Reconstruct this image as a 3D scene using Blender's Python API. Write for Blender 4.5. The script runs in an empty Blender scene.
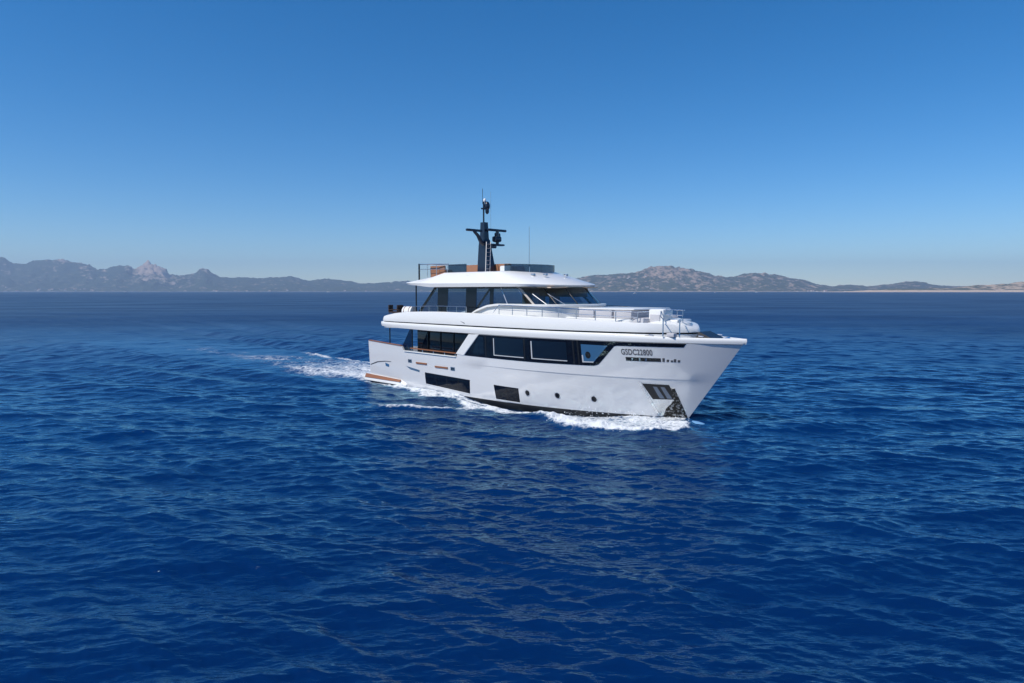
import bpy, bmesh, math, random
import numpy as np
from mathutils import Vector, Matrix

R = math.radians
rng = np.random.RandomState(7)
random.seed(7)
scene = bpy.context.scene
COL = scene.collection

# ------------------------------------------------------------------ camera
CAM_H = 7.0
FPX = 683.0
HORIZON = 291.0
PITCH = math.atan((341.5 - HORIZON) / FPX)
cam_data = bpy.data.cameras.new('camera')
cam_data.sensor_width = 36.0
cam_data.lens = FPX / 1024 * 36.0
cam_data.clip_start = 0.5
cam_data.clip_end = 60000
cam = bpy.data.objects.new('camera', cam_data)
COL.objects.link(cam)
cam.location = (0, 0, CAM_H)
cam.rotation_euler = (math.pi / 2 - PITCH, 0, 0)
scene.camera = cam

# ------------------------------------------------------------------ light
SUN_EL = R(50)
SUN_AZ = R(-121)                     # clockwise from +Y: behind the camera, to the left
sun_dir = Vector((math.sin(SUN_AZ) * math.cos(SUN_EL), math.cos(SUN_AZ) * math.cos(SUN_EL), math.sin(SUN_EL)))
sd = bpy.data.lights.new('sun', 'SUN')
sd.energy = 4.6
sd.angle = R(0.53)
sd.color = (1.0, 0.945, 0.86)
sun = bpy.data.objects.new('sun', sd)
COL.objects.link(sun)
sun.rotation_euler = sun_dir.to_track_quat('Z', 'Y').to_euler()

world = bpy.data.worlds.new('World')
scene.world = world
world.use_nodes = True
wn = world.node_tree
bg = wn.nodes['Background']
sky = wn.nodes.new('ShaderNodeTexSky')
sky.sky_type = 'NISHITA'
sky.sun_disc = False
sky.sun_elevation = SUN_EL
sky.sun_rotation = SUN_AZ
sky.altitude = 1500
sky.air_density = 1.0
sky.dust_density = 0.0
sky.ozone_density = 5.0
hs = wn.nodes.new('ShaderNodeHueSaturation')
hs.inputs['Saturation'].default_value = 1.33
hs.inputs['Value'].default_value = 1.0
wn.links.new(sky.outputs[0], hs.inputs['Color'])
wn.links.new(hs.outputs[0], bg.inputs[0])
bg.inputs[1].default_value = 0.13

scene.view_settings.view_transform = 'Standard'
scene.view_settings.look = 'None'
scene.view_settings.gamma = 1.0
scene.view_settings.exposure = 0.0
scene.cycles.use_denoising = True
scene.cycles.max_bounces = 8
scene.cycles.transparent_max_bounces = 16
scene.cycles.volume_bounces = 0
scene.cycles.caustics_reflective = False
scene.cycles.caustics_refractive = False
scene.cycles.sample_clamp_indirect = 4.0


# ------------------------------------------------------------------ materials
def new_mat(name):
    m = bpy.data.materials.new(name)
    m.use_nodes = True
    nt = m.node_tree
    return m, nt, nt.nodes['Principled BSDF']


def plain(name, col, rough=0.4, metal=0.0, coat=0.0, var=0.0, vscale=3.0, ior=1.45):
    m, nt, p = new_mat(name)
    p.inputs['Base Color'].default_value = (*col, 1)
    p.inputs['Roughness'].default_value = rough
    p.inputs['Metallic'].default_value = metal
    p.inputs['IOR'].default_value = ior
    p.inputs['Coat Weight'].default_value = coat
    p.inputs['Coat Roughness'].default_value = 0.06
    if var > 0:
        tc = nt.nodes.new('ShaderNodeTexCoord')
        nz = nt.nodes.new('ShaderNodeTexNoise')
        nz.inputs['Scale'].default_value = vscale
        nz.inputs['Detail'].default_value = 5
        mx = nt.nodes.new('ShaderNodeMix')
        mx.data_type = 'RGBA'
        mx.inputs[6].default_value = (*[c * (1 - var) for c in col], 1)
        mx.inputs[7].default_value = (*[min(1, c * (1 + var)) for c in col], 1)
        nt.links.new(tc.outputs['Object'], nz.inputs['Vector'])
        nt.links.new(nz.outputs['Fac'], mx.inputs[0])
        nt.links.new(mx.outputs[2], p.inputs['Base Color'])
    return m


def wood(name, c1, c2):
    m, nt, p = new_mat(name)
    tc = nt.nodes.new('ShaderNodeTexCoord')
    mp = nt.nodes.new('ShaderNodeMapping')
    mp.inputs['Scale'].default_value = (0.6, 9, 9)
    nz = nt.nodes.new('ShaderNodeTexNoise')
    nz.inputs['Scale'].default_value = 3
    nz.inputs['Detail'].default_value = 6
    mx = nt.nodes.new('ShaderNodeMix')
    mx.data_type = 'RGBA'
    mx.inputs[6].default_value = (*c1, 1)
    mx.inputs[7].default_value = (*c2, 1)
    nt.links.new(tc.outputs['Object'], mp.inputs[0])
    nt.links.new(mp.outputs[0], nz.inputs['Vector'])
    nt.links.new(nz.outputs['Fac'], mx.inputs[0])
    nt.links.new(mx.outputs[2], p.inputs['Base Color'])
    p.inputs['Roughness'].default_value = 0.45
    return m


def clear_glass(name, tint, spec=1.5):
    """thin tinted pane: fresnel mix of a sharp reflection and tinted transmission"""
    m = bpy.data.materials.new(name)
    m.use_nodes = True
    nt = m.node_tree
    nt.nodes.clear()
    out = nt.nodes.new('ShaderNodeOutputMaterial')
    tr = nt.nodes.new('ShaderNodeBsdfTransparent')
    tr.inputs[0].default_value = (*tint, 1)
    gl = nt.nodes.new('ShaderNodeBsdfGlossy')
    gl.inputs['Roughness'].default_value = 0.02
    lw = nt.nodes.new('ShaderNodeLayerWeight')          # same on both faces of a thin pane
    lw.inputs[0].default_value = 0.5
    pw = nt.nodes.new('ShaderNodeMath'); pw.operation = 'POWER'; pw.inputs[1].default_value = 5.0
    fr = nt.nodes.new('ShaderNodeMath'); fr.operation = 'MULTIPLY_ADD'
    fr.inputs[1].default_value = 0.9; fr.inputs[2].default_value = 0.06
    nt.links.new(lw.outputs['Facing'], pw.inputs[0]); nt.links.new(pw.outputs[0], fr.inputs[0])
    mx = nt.nodes.new('ShaderNodeMixShader')
    nt.links.new(fr.outputs[0], mx.inputs[0])
    nt.links.new(tr.outputs[0], mx.inputs[1])
    nt.links.new(gl.outputs[0], mx.inputs[2])
    nt.links.new(mx.outputs[0], out.inputs[0])
    return m


M = {}
M['white'] = plain('white_gelcoat', (0.80, 0.80, 0.785), 0.28, coat=0.5, var=0.02, vscale=0.8)
M['silver'] = plain('silver_hull_paint', (0.75, 0.748, 0.745), 0.16, metal=0.10, coat=1.0, var=0.02, vscale=0.7)
M['black'] = plain('black_trim', (0.012, 0.012, 0.014), 0.25)
M['boot'] = plain('black_bottom_paint', (0.010, 0.011, 0.014), 0.5, var=0.3)
M['darkglass'] = plain('dark_window_glass', (0.004, 0.006, 0.012), 0.04, ior=1.38)
M['paneglass'] = plain('blue_window_glass', (0.006, 0.013, 0.026), 0.03, ior=1.42)
M['paneblue'] = plain('sky_painted_window_glass', (0.045, 0.13, 0.25), 0.03, ior=1.5)  # sky and sea showing through the pane, painted into its base colour
M['clear'] = clear_glass('wheelhouse_glass', (0.50, 0.61, 0.69))
M['tint'] = clear_glass('screen_glass', (0.24, 0.33, 0.42))
M['chrome'] = plain('chrome', (0.75, 0.76, 0.78), 0.12, metal=1.0)
M['steel'] = plain('brushed_steel', (0.62, 0.62, 0.63), 0.3, metal=1.0)
M['teak'] = wood('teak', (0.20, 0.075, 0.03), (0.32, 0.13, 0.055))
M['brown'] = wood('brown_panel_wood', (0.25, 0.115, 0.06), (0.36, 0.17, 0.09))
M['navy'] = plain('mast_paint', (0.010, 0.016, 0.034), 0.3, coat=0.4)
M['cushion'] = plain('grey_cushion', (0.50, 0.50, 0.53), 0.85, var=0.06, vscale=6)
M['beige'] = plain('beige_cushion', (0.50, 0.45, 0.40), 0.85, var=0.06, vscale=6)
M['lining'] = plain('brown_lining', (0.72, 0.55, 0.40), 0.7, var=0.2, vscale=4)
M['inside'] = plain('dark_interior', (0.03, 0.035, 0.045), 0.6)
M['floor'] = wood('deck_teak', (0.36, 0.25, 0.16), (0.44, 0.32, 0.21))
M['lettering'] = plain('grey_lettering', (0.07, 0.07, 0.08), 0.4)
M['ladder'] = plain('ladder_aluminium', (0.30, 0.30, 0.31), 0.4, metal=0.6)
M['wicker'] = plain('dark_wicker', (0.035, 0.02, 0.016), 0.7, var=0.3, vscale=20)
M['trimgrey'] = plain('window_trim_grey', (0.50, 0.51, 0.53), 0.4)
M['slate'] = plain('slate_metal', (0.16, 0.19, 0.24), 0.25, metal=0.5)
M['bulb'] = plain('water_tinted_bulb', (0.16, 0.33, 0.55), 0.3)  # look of the submerged bulb through water, put into a pale blue colour

m_, nt_, p_ = new_mat('anchor_reflection_mottle')  # dark and bright mottle painted in place of reflections on the metal
p_.inputs['Metallic'].default_value = 0.6
p_.inputs['Roughness'].default_value = 0.3
tc_ = nt_.nodes.new('ShaderNodeTexCoord')
nz_ = nt_.nodes.new('ShaderNodeTexNoise'); nz_.inputs['Scale'].default_value = 7; nz_.inputs['Detail'].default_value = 5
rp_ = nt_.nodes.new('ShaderNodeValToRGB')
rp_.color_ramp.elements[0].position = 0.50; rp_.color_ramp.elements[0].color = (0.02, 0.018, 0.016, 1)
rp_.color_ramp.elements[1].position = 0.74; rp_.color_ramp.elements[1].color = (0.50, 0.52, 0.54, 1)
nt_.links.new(tc_.outputs['Object'], nz_.inputs['Vector']); nt_.links.new(nz_.outputs['Fac'], rp_.inputs[0]); nt_.links.new(rp_.outputs[0], p_.inputs['Base Color'])
M['anchor'] = m_

# polished anchor plate, hammered by reflections
m_, nt_, p_ = new_mat('polished_plate')
p_.inputs['Base Color'].default_value = (0.72, 0.74, 0.76, 1)
p_.inputs['Metallic'].default_value = 1.0
p_.inputs['Roughness'].default_value = 0.08
tc_ = nt_.nodes.new('ShaderNodeTexCoord')
nz_ = nt_.nodes.new('ShaderNodeTexNoise')
nz_.inputs['Scale'].default_value = 5
nz_.inputs['Detail'].default_value = 4
bp_ = nt_.nodes.new('ShaderNodeBump')
bp_.inputs['Strength'].default_value = 0.5
bp_.inputs['Distance'].default_value = 0.08
nt_.links.new(tc_.outputs['Object'], nz_.inputs['Vector'])
nt_.links.new(nz_.outputs['Fac'], bp_.inputs['Height'])
nt_.links.new(bp_.outputs[0], p_.inputs['Normal'])
M['plate'] = m_


# ------------------------------------------------------------------ object helpers
def tag(o, label=None, cat=None, group=None, kind=None):
    if label: o['label'] = label
    if cat: o['category'] = cat
    if group: o['group'] = group
    if kind: o['kind'] = kind
    return o


def empty(name, loc=(0, 0, 0), rz=0.0):
    o = bpy.data.objects.new(name, None)
    COL.objects.link(o)
    o.location = loc
    o.rotation_euler = (0, 0, rz)
    o.empty_display_size = 0.5
    return o


class MB:
    """collects shapes, builds ONE mesh object"""
    def __init__(self):
        self.bm = bmesh.new()

    def quads(self, verts, faces):
        vs = [self.bm.verts.new(v) for v in verts]
        for f in faces:
            try:
                self.bm.faces.new([vs[i] for i in f])
            except ValueError:
                pass
        return self

    def box(self, c, size, bev=0.0, rz=0.0, ry=0.0, seg=2):
        b = bmesh.new()
        bmesh.ops.create_cube(b, size=1.0)
        bmesh.ops.scale(b, vec=size, verts=b.verts)
        if bev > 0:
            bmesh.ops.bevel(b, geom=b.edges[:], offset=bev, segments=seg, profile=0.5, affect='EDGES')
        mat = Matrix.Translation(c) @ Matrix.Rotation(rz, 4, 'Z') @ Matrix.Rotation(ry, 4, 'Y')
        bmesh.ops.transform(b, matrix=mat, verts=b.verts)
        self._merge(b)
        return self

    def _merge(self, b):
        me = bpy.data.meshes.new('tmp')
        b.to_mesh(me)
        b.free()
        self.bm.from_mesh(me)
        bpy.data.meshes.remove(me)

    def tube(self, path, r, n=8, r2=None):
        path = [Vector(p) for p in path]
        k = len(path)
        rings = []
        for i, p in enumerate(path):
            d = (path[min(i + 1, k - 1)] - path[max(i - 1, 0)]).normalized()
            a = Vector((0, 0, 1)) if abs(d.z) < 0.9 else Vector((1, 0, 0))
            x = d.cross(a).normalized()
            y = d.cross(x)
            rr = r if r2 is None else r + (r2 - r) * i / (k - 1)
            rings.append([p + (x * math.cos(2 * math.pi * j / n) + y * math.sin(2 * math.pi * j / n)) * rr for j in range(n)])
        return self.loft(rings, ngon=True)

    def loft(self, rings, ngon=False, cap0=True, cap1=True, closed=True, sym=False):
        vr = [[self.bm.verts.new(v) for v in r] for r in rings]
        n = len(vr[0])
        last = n if closed else n - 1
        for a, b in zip(vr[:-1], vr[1:]):
            for j in range(last):
                self._f([a[j], a[(j + 1) % n], b[(j + 1) % n], b[j]])
        for flag, r in ((cap0, vr[0]), (cap1, vr[-1])):
            if not flag: continue
            if ngon:
                self._f(r)
            else:                                   # symmetric outline: quads from side to side
                for j in range(n // 2 - 1):
                    self._f([r[j], r[j + 1], r[n - 2 - j], r[n - 1 - j]])
        return self

    def _f(self, vs):
        u = []
        for v in vs:
            if v not in u: u.append(v)
        if len(u) > 2:
            try:
                self.bm.faces.new(u)
            except ValueError:
                pass

    def ball(self, c, rad, seg=16, rings=10):
        b = bmesh.new()
        bmesh.ops.create_uvsphere(b, u_segments=seg, v_segments=rings, radius=1.0)
        bmesh.ops.scale(b, vec=rad, verts=b.verts)
        bmesh.ops.translate(b, vec=c, verts=b.verts)
        self._merge(b)
        return self

    def build(self, name, mat, parent=None, smooth=True, weld=True, angle=35):
        bm = self.bm
        if weld:
            bmesh.ops.remove_doubles(bm, verts=bm.verts, dist=0.0005)
            bmesh.ops.dissolve_degenerate(bm, edges=bm.edges, dist=0.0002)
        bmesh.ops.recalc_face_normals(bm, faces=bm.faces)
        if smooth:
            lim = R(angle)
            for e in bm.edges:
                if len(e.link_faces) == 2:
                    e.smooth = e.calc_face_angle(0) < lim
            for f in bm.faces: f.smooth = True
        me = bpy.data.meshes.new(name)
        bm.to_mesh(me)
        bm.free()
        for m in (mat if isinstance(mat, (list, tuple)) else [mat]):
            me.materials.append(m)
        o = bpy.data.objects.new(name, me)
        COL.objects.link(o)
        if parent is not None: o.parent = parent
        return o


def vnoise(x, y, seed):
    """value noise on arrays"""
    r = np.random.RandomState(seed)
    tab = r.rand(256, 256)
    xi = np.floor(x).astype(int); yi = np.floor(y).astype(int)
    fx = x - xi; fy = y - yi
    fx = fx * fx * (3 - 2 * fx); fy = fy * fy * (3 - 2 * fy)
    a = tab[xi & 255, yi & 255]; b = tab[(xi + 1) & 255, yi & 255]
    c = tab[xi & 255, (yi + 1) & 255]; d = tab[(xi + 1) & 255, (yi + 1) & 255]
    return (a * (1 - fx) + b * fx) * (1 - fy) + (c * (1 - fx) + d * fx) * fy


def fbm(x, y, seed, octs=5, gain=0.5):
    s = 0; a = 1; t = 0
    for k in range(octs):
        s = s + a * vnoise(x * 2 ** k, y * 2 ** k, seed + k); t += a; a *= gain
    return s / t


def grid_mesh(name, X, Y, Z, mat, attrs=None):
    nr, nc = X.shape
    co = np.stack([X, Y, Z], -1).reshape(-1, 3).astype(np.float32)
    i = np.arange(nr - 1)[:, None] * nc + np.arange(nc - 1)[None, :]
    q = np.stack([i, i + 1, i + nc + 1, i + nc], -1).reshape(-1, 4).astype(np.int32)
    me = bpy.data.meshes.new(name)
    me.vertices.add(len(co)); me.vertices.foreach_set('co', co.ravel())
    me.loops.add(q.size); me.loops.foreach_set('vertex_index', q.ravel())
    me.polygons.add(len(q))
    me.polygons.foreach_set('loop_start', np.arange(0, q.size, 4, dtype=np.int32))
    me.polygons.foreach_set('use_smooth', np.ones(len(q), dtype=bool))
    for k, v in (attrs or {}).items():
        at = me.attributes.new(k, 'FLOAT', 'POINT')
        at.data.foreach_set('value', v.ravel().astype(np.float32))
    me.update(calc_edges=True)
    me.materials.append(mat)
    o = bpy.data.objects.new(name, me)
    COL.objects.link(o)
    return o


# ------------------------------------------------------------------ yacht frame and hull form
YAW = R(45.5)
BX, BY = 9.65, 37.04                                 # stem at the waterline
UX, UY = math.sin(YAW), -math.cos(YAW)               # towards the bow
WX, WY = -math.cos(YAW), -math.sin(YAW)              # towards starboard
STERN = -25.4


def stem(z): return 3.25 * z / 4.5


def hb(s, z):
    """half breadth of the hull"""
    s = np.asarray(s, float)
    zz = np.clip(z, -1.6, 4.6)
    Bm = np.interp(zz, [-1.6, -0.8, 0, 1, 2.3, 4.5], [1.6, 3.0, 3.35, 3.5, 3.58, 3.68])
    p = np.interp(zz, [-1.6, 0, 2.24, 2.26, 4.5], [1.8, 2.15, 2.55, 2.55, 2.6])
    s0 = np.interp(zz, [0, 4.5], [-14, -12])
    x = np.clip((s - s0) / (stem(zz) - s0), 0, 1)
    k = np.clip((s + 15) / 5, 0, 1) * np.clip((1.4 - s) / 2, 0, 1) * 0.035 * (np.asarray(zz) > 2.24)
    return Bm * (1 - x ** p) + k


def P(s, t, z): return (float(s), float(-t), float(z))      # yacht-local: x forward, y to port


# ================================================================== SEA
def wake_fields(X, Y):
    dx, dy = X - BX, Y - BY
    s = dx * UX + dy * UY
    t = dx * WX + dy * WY
    ta = np.abs(t)
    hw = np.where(s < -0.5, hb(np.clip(s, STERN, 0.2), 0.0), 0.0)
    hw = np.where(s < STERN, 0, hw)
    d = ta - hw
    sm = lambda a, b, v: np.clip((v - a) / (b - a), 0, 1) ** 2 * (3 - 2 * np.clip((v - a) / (b - a), 0, 1))
    wob = (fbm(s * 0.35 + 40, t * 0.35 + 11, 31, 4) - 0.5)
    wob2 = (fbm(s * 1.1 + 7, t * 1.1 + 3, 55, 4) - 0.5)
    # outer edge of the bow-wave foam
    te = np.interp(s, [-27, -25, -18.6, -14, -10, -6, -3, 0, 0.8, 1.3, 1.7, 1.9], [3.9, 4.2, 4.9, 5.7, 6.2, 6.6, 6.6, 6.2, 5.4, 4.2, 2.2, 0.0])
    ti = np.interp(s, [-26, -20, -16, -12, -8, -5, -3, 0], [0.0, 0.0, 0.2, 0.5, 0.5, 0.2, 0, 0])  # gap next to the hull
    core = np.interp(s, [-26, -20, -14, -9, -6, -3.5, -1, 1.2, 1.8, 2], [0.88, 0.88, 0.86, 0.90, 0.95, 1.02, 1.08, 1.08, 0.9, 0])
    inside = sm(0, 1.0, te + wob * 2.4 - ta) * sm(-0.25, 0.35, d - ti - wob2 * 0.4) * (s > -26) * (s < 2.1)
    # a crest breaks along the outer edge, the sheet between is thinner
    edge = np.exp(-((ta - (te - 0.9 + wob * 1.6)) / 0.75) ** 2)
    foam = inside * core * (0.80 + 0.35 * edge) * np.where(t < -0.2, sm(-0.5, -3, s), 1) * np.where(s > 0, sm(-0.5, 0.8, t - 1.5 * s + wob2), 1)
    rim = np.exp(-((d - 0.30 - 0.5 * wob2) / 0.32) ** 2) * sm(-26, -24.5, s) * sm(1.0, -1.0, s)
    foam = np.maximum(foam, 0.92 * rim)
    # second diverging crest
    line = 8.1 + (-11.4 - s) * 0.49
    w2 = np.exp(-((ta - line - wob * 1.2) / 0.33) ** 2) * sm(-15.8, -14.0, s) * sm(-8, -11.5, s)
    foam = np.maximum(foam, 0.85 * w2)
    w2b = np.exp(-((ta - line - wob * 3.0 + 1.3) / 0.9) ** 2) * sm(-18, -14.5, s) * sm(-8, -11.5, s)
    foam = np.maximum(foam, 0.90 * w2b)
    # wash astern
    aft = sm(-25.0, -26.5, s)
    wash = aft * sm(-62, -28, s) * sm(5.4, 2.8, ta + wob * 2)
    foam = np.maximum(foam, 0.84 * wash)
    trA = np.exp(-((t - np.interp(s, [-45, -38.6, -31, -26], [4.6, 3.0, 1.6, 2.6]) - wob * 1.5) / 0.8) ** 2) * aft * sm(-45, -36, s)
    trB = np.exp(-((t + np.interp(s, [-60, -47, -38, -26], [6.2, 4.8, 4.4, 3.2]) - wob * 1.6) / 0.9) ** 2) * aft * sm(-62, -46, s)
    foam = np.maximum(foam, 0.92 * np.maximum(trA, trB))
    streak = aft * sm(-130, -36, s) * sm(7, 2, ta + wob * 6) * (0.52 + 0.8 * wob)
    foam = np.maximum(foam, streak)
    # smooth slick astern
    bend = 6.0 * sm(-50, -130, s)
    slick = aft * sm(-170, -50, s) * sm(8.0, 4.5, np.abs(t - bend) + wob * 5)
    # heights
    star = np.where(t < 0, sm(-0.5, -3, s), 1) * np.where(s > 0, sm(-0.6, 0.4, t - 1.4 * s), 1)
    bow = 0.22 * star * np.exp(-((s - 0.0) / 2.6) ** 2) * np.exp(-((ta - np.maximum(hw + 0.7, 0.7)) / 1.3) ** 2)
    ridge = 0.22 * star * edge * sm(-16, -4, s) * sm(2.0, 0.5, s)
    trough = -0.42 * np.exp(-((s + 8.5) / 4.8) ** 2) * np.exp(-(np.maximum(d, 0) / 2.0) ** 2)
    sternw = 0.22 * np.exp(-((s + 27.5) / 2.5) ** 2) * np.exp(-(ta / 3.2) ** 2)
    h = bow + ridge + trough + sternw + 0.16 * w2 + 0.12 * np.maximum(trA, trB)
    # diverging wake crests that trail behind
    for k, (off, sl, amp, wd) in enumerate([(6.0, 0.10, 0.26, 1.1), (10.5, 0.17, 0.30, 1.4), (16.0, 0.24, 0.26, 1.8)]):
        c = off + (-26 - s) * sl
        h = h + amp * (np.exp(-((ta - c) / wd) ** 2) - 0.8 * np.exp(-((ta - c + 2 * wd) / wd) ** 2)) * sm(-16, -40, s) * sm(-190, -90, s)
    wob3 = fbm(s * 2.6 + 9, t * 2.6 + 5, 77, 3) - 0.5
    h = h + foam ** 2 * (0.30 * wob2 + 0.14 * wob3 + 0.04)
    return foam, slick, h


def make_sea():
    # world-space polar sheet: fine near, coarse far, all the way round
    r = [2.0, 4.0, 6.0, 7.5]
    while r[-1] < 800: r.append(r[-1] * (1.01 if r[-1] < 9 else 1.0030 if r[-1] < 110 else 1.0050))
    while r[-1] < 11500: r.append(r[-1] * 1.05)
    r = np.array(r)
    front = np.linspace(-R(44), R(44), 1050)
    back = np.linspace(R(44), 2 * math.pi - R(44), 90)[1:]
    az = np.concatenate([front, back])
    Rr, A = np.meshgrid(r, az, indexing='ij')
    X = Rr * np.sin(A); Y = Rr * np.cos(A)
    dr = np.gradient(r)[:, None]
    rs = np.random.RandomState(21)
    N = 240
    Z = np.zeros_like(X); DX = np.zeros_like(X); DY = np.zeros_like(X)
    lam = np.exp(rs.uniform(math.log(0.17), math.log(11.0), N))
    main = R(188)
    ang = main + rs.normal(0, 1, N) * R(14) + R(21) * rs.choice([-1, 1], N)
    slope = 0.0185 * np.interp(np.log(lam), np.log([0.17, 0.35, 0.9, 2.0, 4.5, 11]), [1.15, 1.25, 1.20, 0.90, 0.62, 0.36])
    ph = rs.uniform(0, 2 * math.pi, N)
    foam, slick, wh = wake_fields(X, Y)
    patch = 0.82 + 0.5 * fbm(X * 0.02 + 50, Y * 0.02 + 50, 90, 3)          # gusts: calmer and rougher areas
    nearrow = r < 900
    resolved = np.zeros(len(r))
    for i in range(N):
        k = 2 * math.pi / lam[i]
        f = np.clip((lam[i] / dr - 2.2) / 2.0, 0, 1)
        rows = np.where((f[:, 0] > 0) & nearrow)[0]
        if len(rows) == 0: continue
        sl = slice(rows[0], rows[-1] + 1)
        resolved[sl] += 0.5 * (slope[i] * f[sl, 0]) ** 2
        kx, ky = k * math.sin(ang[i]), k * math.cos(ang[i])
        arg = kx * X[sl] + ky * Y[sl] + ph[i]
        a = slope[i] / k * f[sl]
        if lam[i] < 4:
            a = a * patch[sl] * (1 - 0.6 * slick[sl])
        c, s_ = np.cos(arg), np.sin(arg)
        Z[sl] += a * c
        q = 0.9 if lam[i] > 0.4 else 0.5
        DX[sl] -= a * q * math.sin(ang[i]) * s_
        DY[sl] -= a * q * math.cos(ang[i]) * s_
    X2 = X + DX; Y2 = Y + DY
    # slopes too fine for the sheet become surface roughness
    missing = np.clip(0.5 * np.sum(slope ** 2) - resolved, 0, 1)
    fine = np.clip((r - 40) / 250, 0, 1)
    rough = np.sqrt(np.sqrt(0.11 ** 4 + 1.6 * missing * fine))[:, None] + X * 0
    o = grid_mesh('sea_water', X2, Y2, Z + wh, water_material(), {'foam': foam, 'slick': slick, 'chop': rough})
    # close the ring seam and the centre are outside every view; weld the seam
    tag(o, kind='structure', label='deep blue rippled sea around the yacht')
    return o


def water_material():
    m, nt, p = new_mat('sea_water')
    N, L = nt.nodes.new, nt.links.new
    p.inputs['IOR'].default_value = 1.333
    ch = N('ShaderNodeAttribute'); ch.attribute_name = 'chop'
    p.inputs['Specular IOR Level'].default_value = 0.0
    p.inputs['Roughness'].default_value = 0.6
    tc = N('ShaderNodeTexCoord')

    def noise(scale, detail, sx=1, sy=1, rot=0.0, rough=0.55):
        mp = N('ShaderNodeMapping')
        mp.inputs['Scale'].default_value = (sx, sy, 1)
        mp.inputs['Rotation'].default_value = (0, 0, rot)
        n = N('ShaderNodeTexNoise')
        n.inputs['Scale'].default_value = scale
        n.inputs['Detail'].default_value = detail
        n.inputs['Roughness'].default_value = rough
        L(tc.outputs['Object'], mp.inputs[0]); L(mp.outputs[0], n.inputs['Vector'])
        return n

    def math_(op, a, b=None, c=None):
        n = N('ShaderNodeMath'); n.operation = op
        for i, v in enumerate((a, b, c)):
            if v is None: continue
            if isinstance(v, (int, float)): n.inputs[i].default_value = v
            else: L(v, n.inputs[i])
        return n.outputs[0]

    # ripples: fine chop, wavelets and (for the far water) longer waves
    n1 = noise(5.0, 3, 0.55, 1.3, R(8))
    n2 = noise(1.5, 3, 0.5, 1.25, R(-10))
    n3 = noise(0.40, 3, 0.45, 1.3, R(6))
    b1 = N('ShaderNodeBump'); b1.inputs['Strength'].default_value = 1.0; b1.inputs['Distance'].default_value = 0.030
    b2 = N('ShaderNodeBump'); b2.inputs['Strength'].default_value = 1.0; b2.inputs['Distance'].default_value = 0.070
    b3 = N('ShaderNodeBump'); b3.inputs['Strength'].default_value = 1.0; b3.inputs['Distance'].default_value = 0.26
    L(n1.outputs['Fac'], b1.inputs['Height']); L(n2.outputs['Fac'], b2.inputs['Height']); L(n3.outputs['Fac'], b3.inputs['Height'])
    L(b3.outputs[0], b2.inputs['Normal']); L(b2.outputs[0], b1.inputs['Normal'])
    gl = N('ShaderNodeBsdfGlossy')
    gl.inputs['Color'].default_value = (0.60, 0.92, 1.0, 1)
    L(ch.outputs['Fac'], gl.inputs['Roughness'])
    fr = N('ShaderNodeFresnel'); fr.inputs['IOR'].default_value = 1.50
    wmix = N('ShaderNodeMixShader')
    cap = N('ShaderNodeMapRange')                      # a choppy sheet never mirrors fully at grazing angles
    cap.inputs['From Min'].default_value = 0.12; cap.inputs['From Max'].default_value = 0.42
    cap.inputs['To Min'].default_value = 0.95; cap.inputs['To Max'].default_value = 0.22
    L(ch.outputs['Fac'], cap.inputs['Value'])
    mn = N('ShaderNodeMath'); mn.operation = 'MINIMUM'
    gust = noise(0.03, 6, 0.45, 1.0, R(12), 0.6)          # wind patches: rougher and smoother water
    L(fr.outputs[0], mn.inputs[0]); L(math_('MULTIPLY', cap.outputs[0], math_('MULTIPLY_ADD', gust.outputs['Fac'], 1.5, 0.25)), mn.inputs[1])
    L(mn.outputs[0], wmix.inputs[0]); L(p.outputs[0], wmix.inputs[1]); L(gl.outputs[0], wmix.inputs[2])
    # deep water colour, slightly greener in turbulent water
    at = N('ShaderNodeAttribute'); at.attribute_name = 'foam'
    sl = N('ShaderNodeAttribute'); sl.attribute_name = 'slick'
    big = noise(0.03, 3)
    mc = N('ShaderNodeMix'); mc.data_type = 'RGBA'
    mc.inputs[6].default_value = (0.0003, 0.0080, 0.052, 1)
    mc.inputs[7].default_value = (0.0005, 0.0250, 0.112, 1)
    L(big.outputs['Fac'], mc.inputs[0])
    mt = N('ShaderNodeMix'); mt.data_type = 'RGBA'
    mt.inputs[7].default_value = (0.009, 0.062, 0.170, 1)
    L(mc.outputs[2], mt.inputs[6])
    tur = math_('MULTIPLY', math_('MAXIMUM', at.outputs['Fac'], math_('MULTIPLY', sl.outputs['Fac'], 0.55)), 0.9)
    L(tur, mt.inputs[0])
    # foam: lace of cells and streaks, thresholded by the foam field
    f1 = noise(1.1, 7, 1.0, 1.0, R(45), 0.68)
    f2 = noise(6.0, 5, 1, 1, 0, 0.65)
    vo = N('ShaderNodeTexVoronoi'); vo.feature = 'DISTANCE_TO_EDGE'
    vo.inputs['Scale'].default_value = 2.6
    wv = noise(1.5, 4)
    vm = N('ShaderNodeVectorMath'); vm.operation = 'MULTIPLY_ADD'
    vm.inputs[1].default_value = (0.8, 0.8, 0.8)
    L(wv.outputs['Color'], vm.inputs[0]); L(tc.outputs['Object'], vm.inputs[2]); L(vm.outputs[0], vo.inputs['Vector'])
    lace = math_('SUBTRACT', 1.0, math_('MULTIPLY', vo.outputs['Distance'], 4.0))
    nsum = math_('ADD', math_('MULTIPLY', f1.outputs['Fac'], 0.62), math_('ADD', math_('MULTIPLY', f2.outputs['Fac'], 0.28), math_('MULTIPLY', lace, 0.10)))
    # mask = smoothstep(thr, thr+w, nsum) with thr falling as foam rises
    thr = math_('SUBTRACT', 0.77, math_('MULTIPLY', at.outputs['Fac'], 0.58))
    mr = N('ShaderNodeMapRange'); mr.interpolation_type = 'SMOOTHSTEP'
    L(math_('SUBTRACT', nsum, thr), mr.inputs['Value'])
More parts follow.
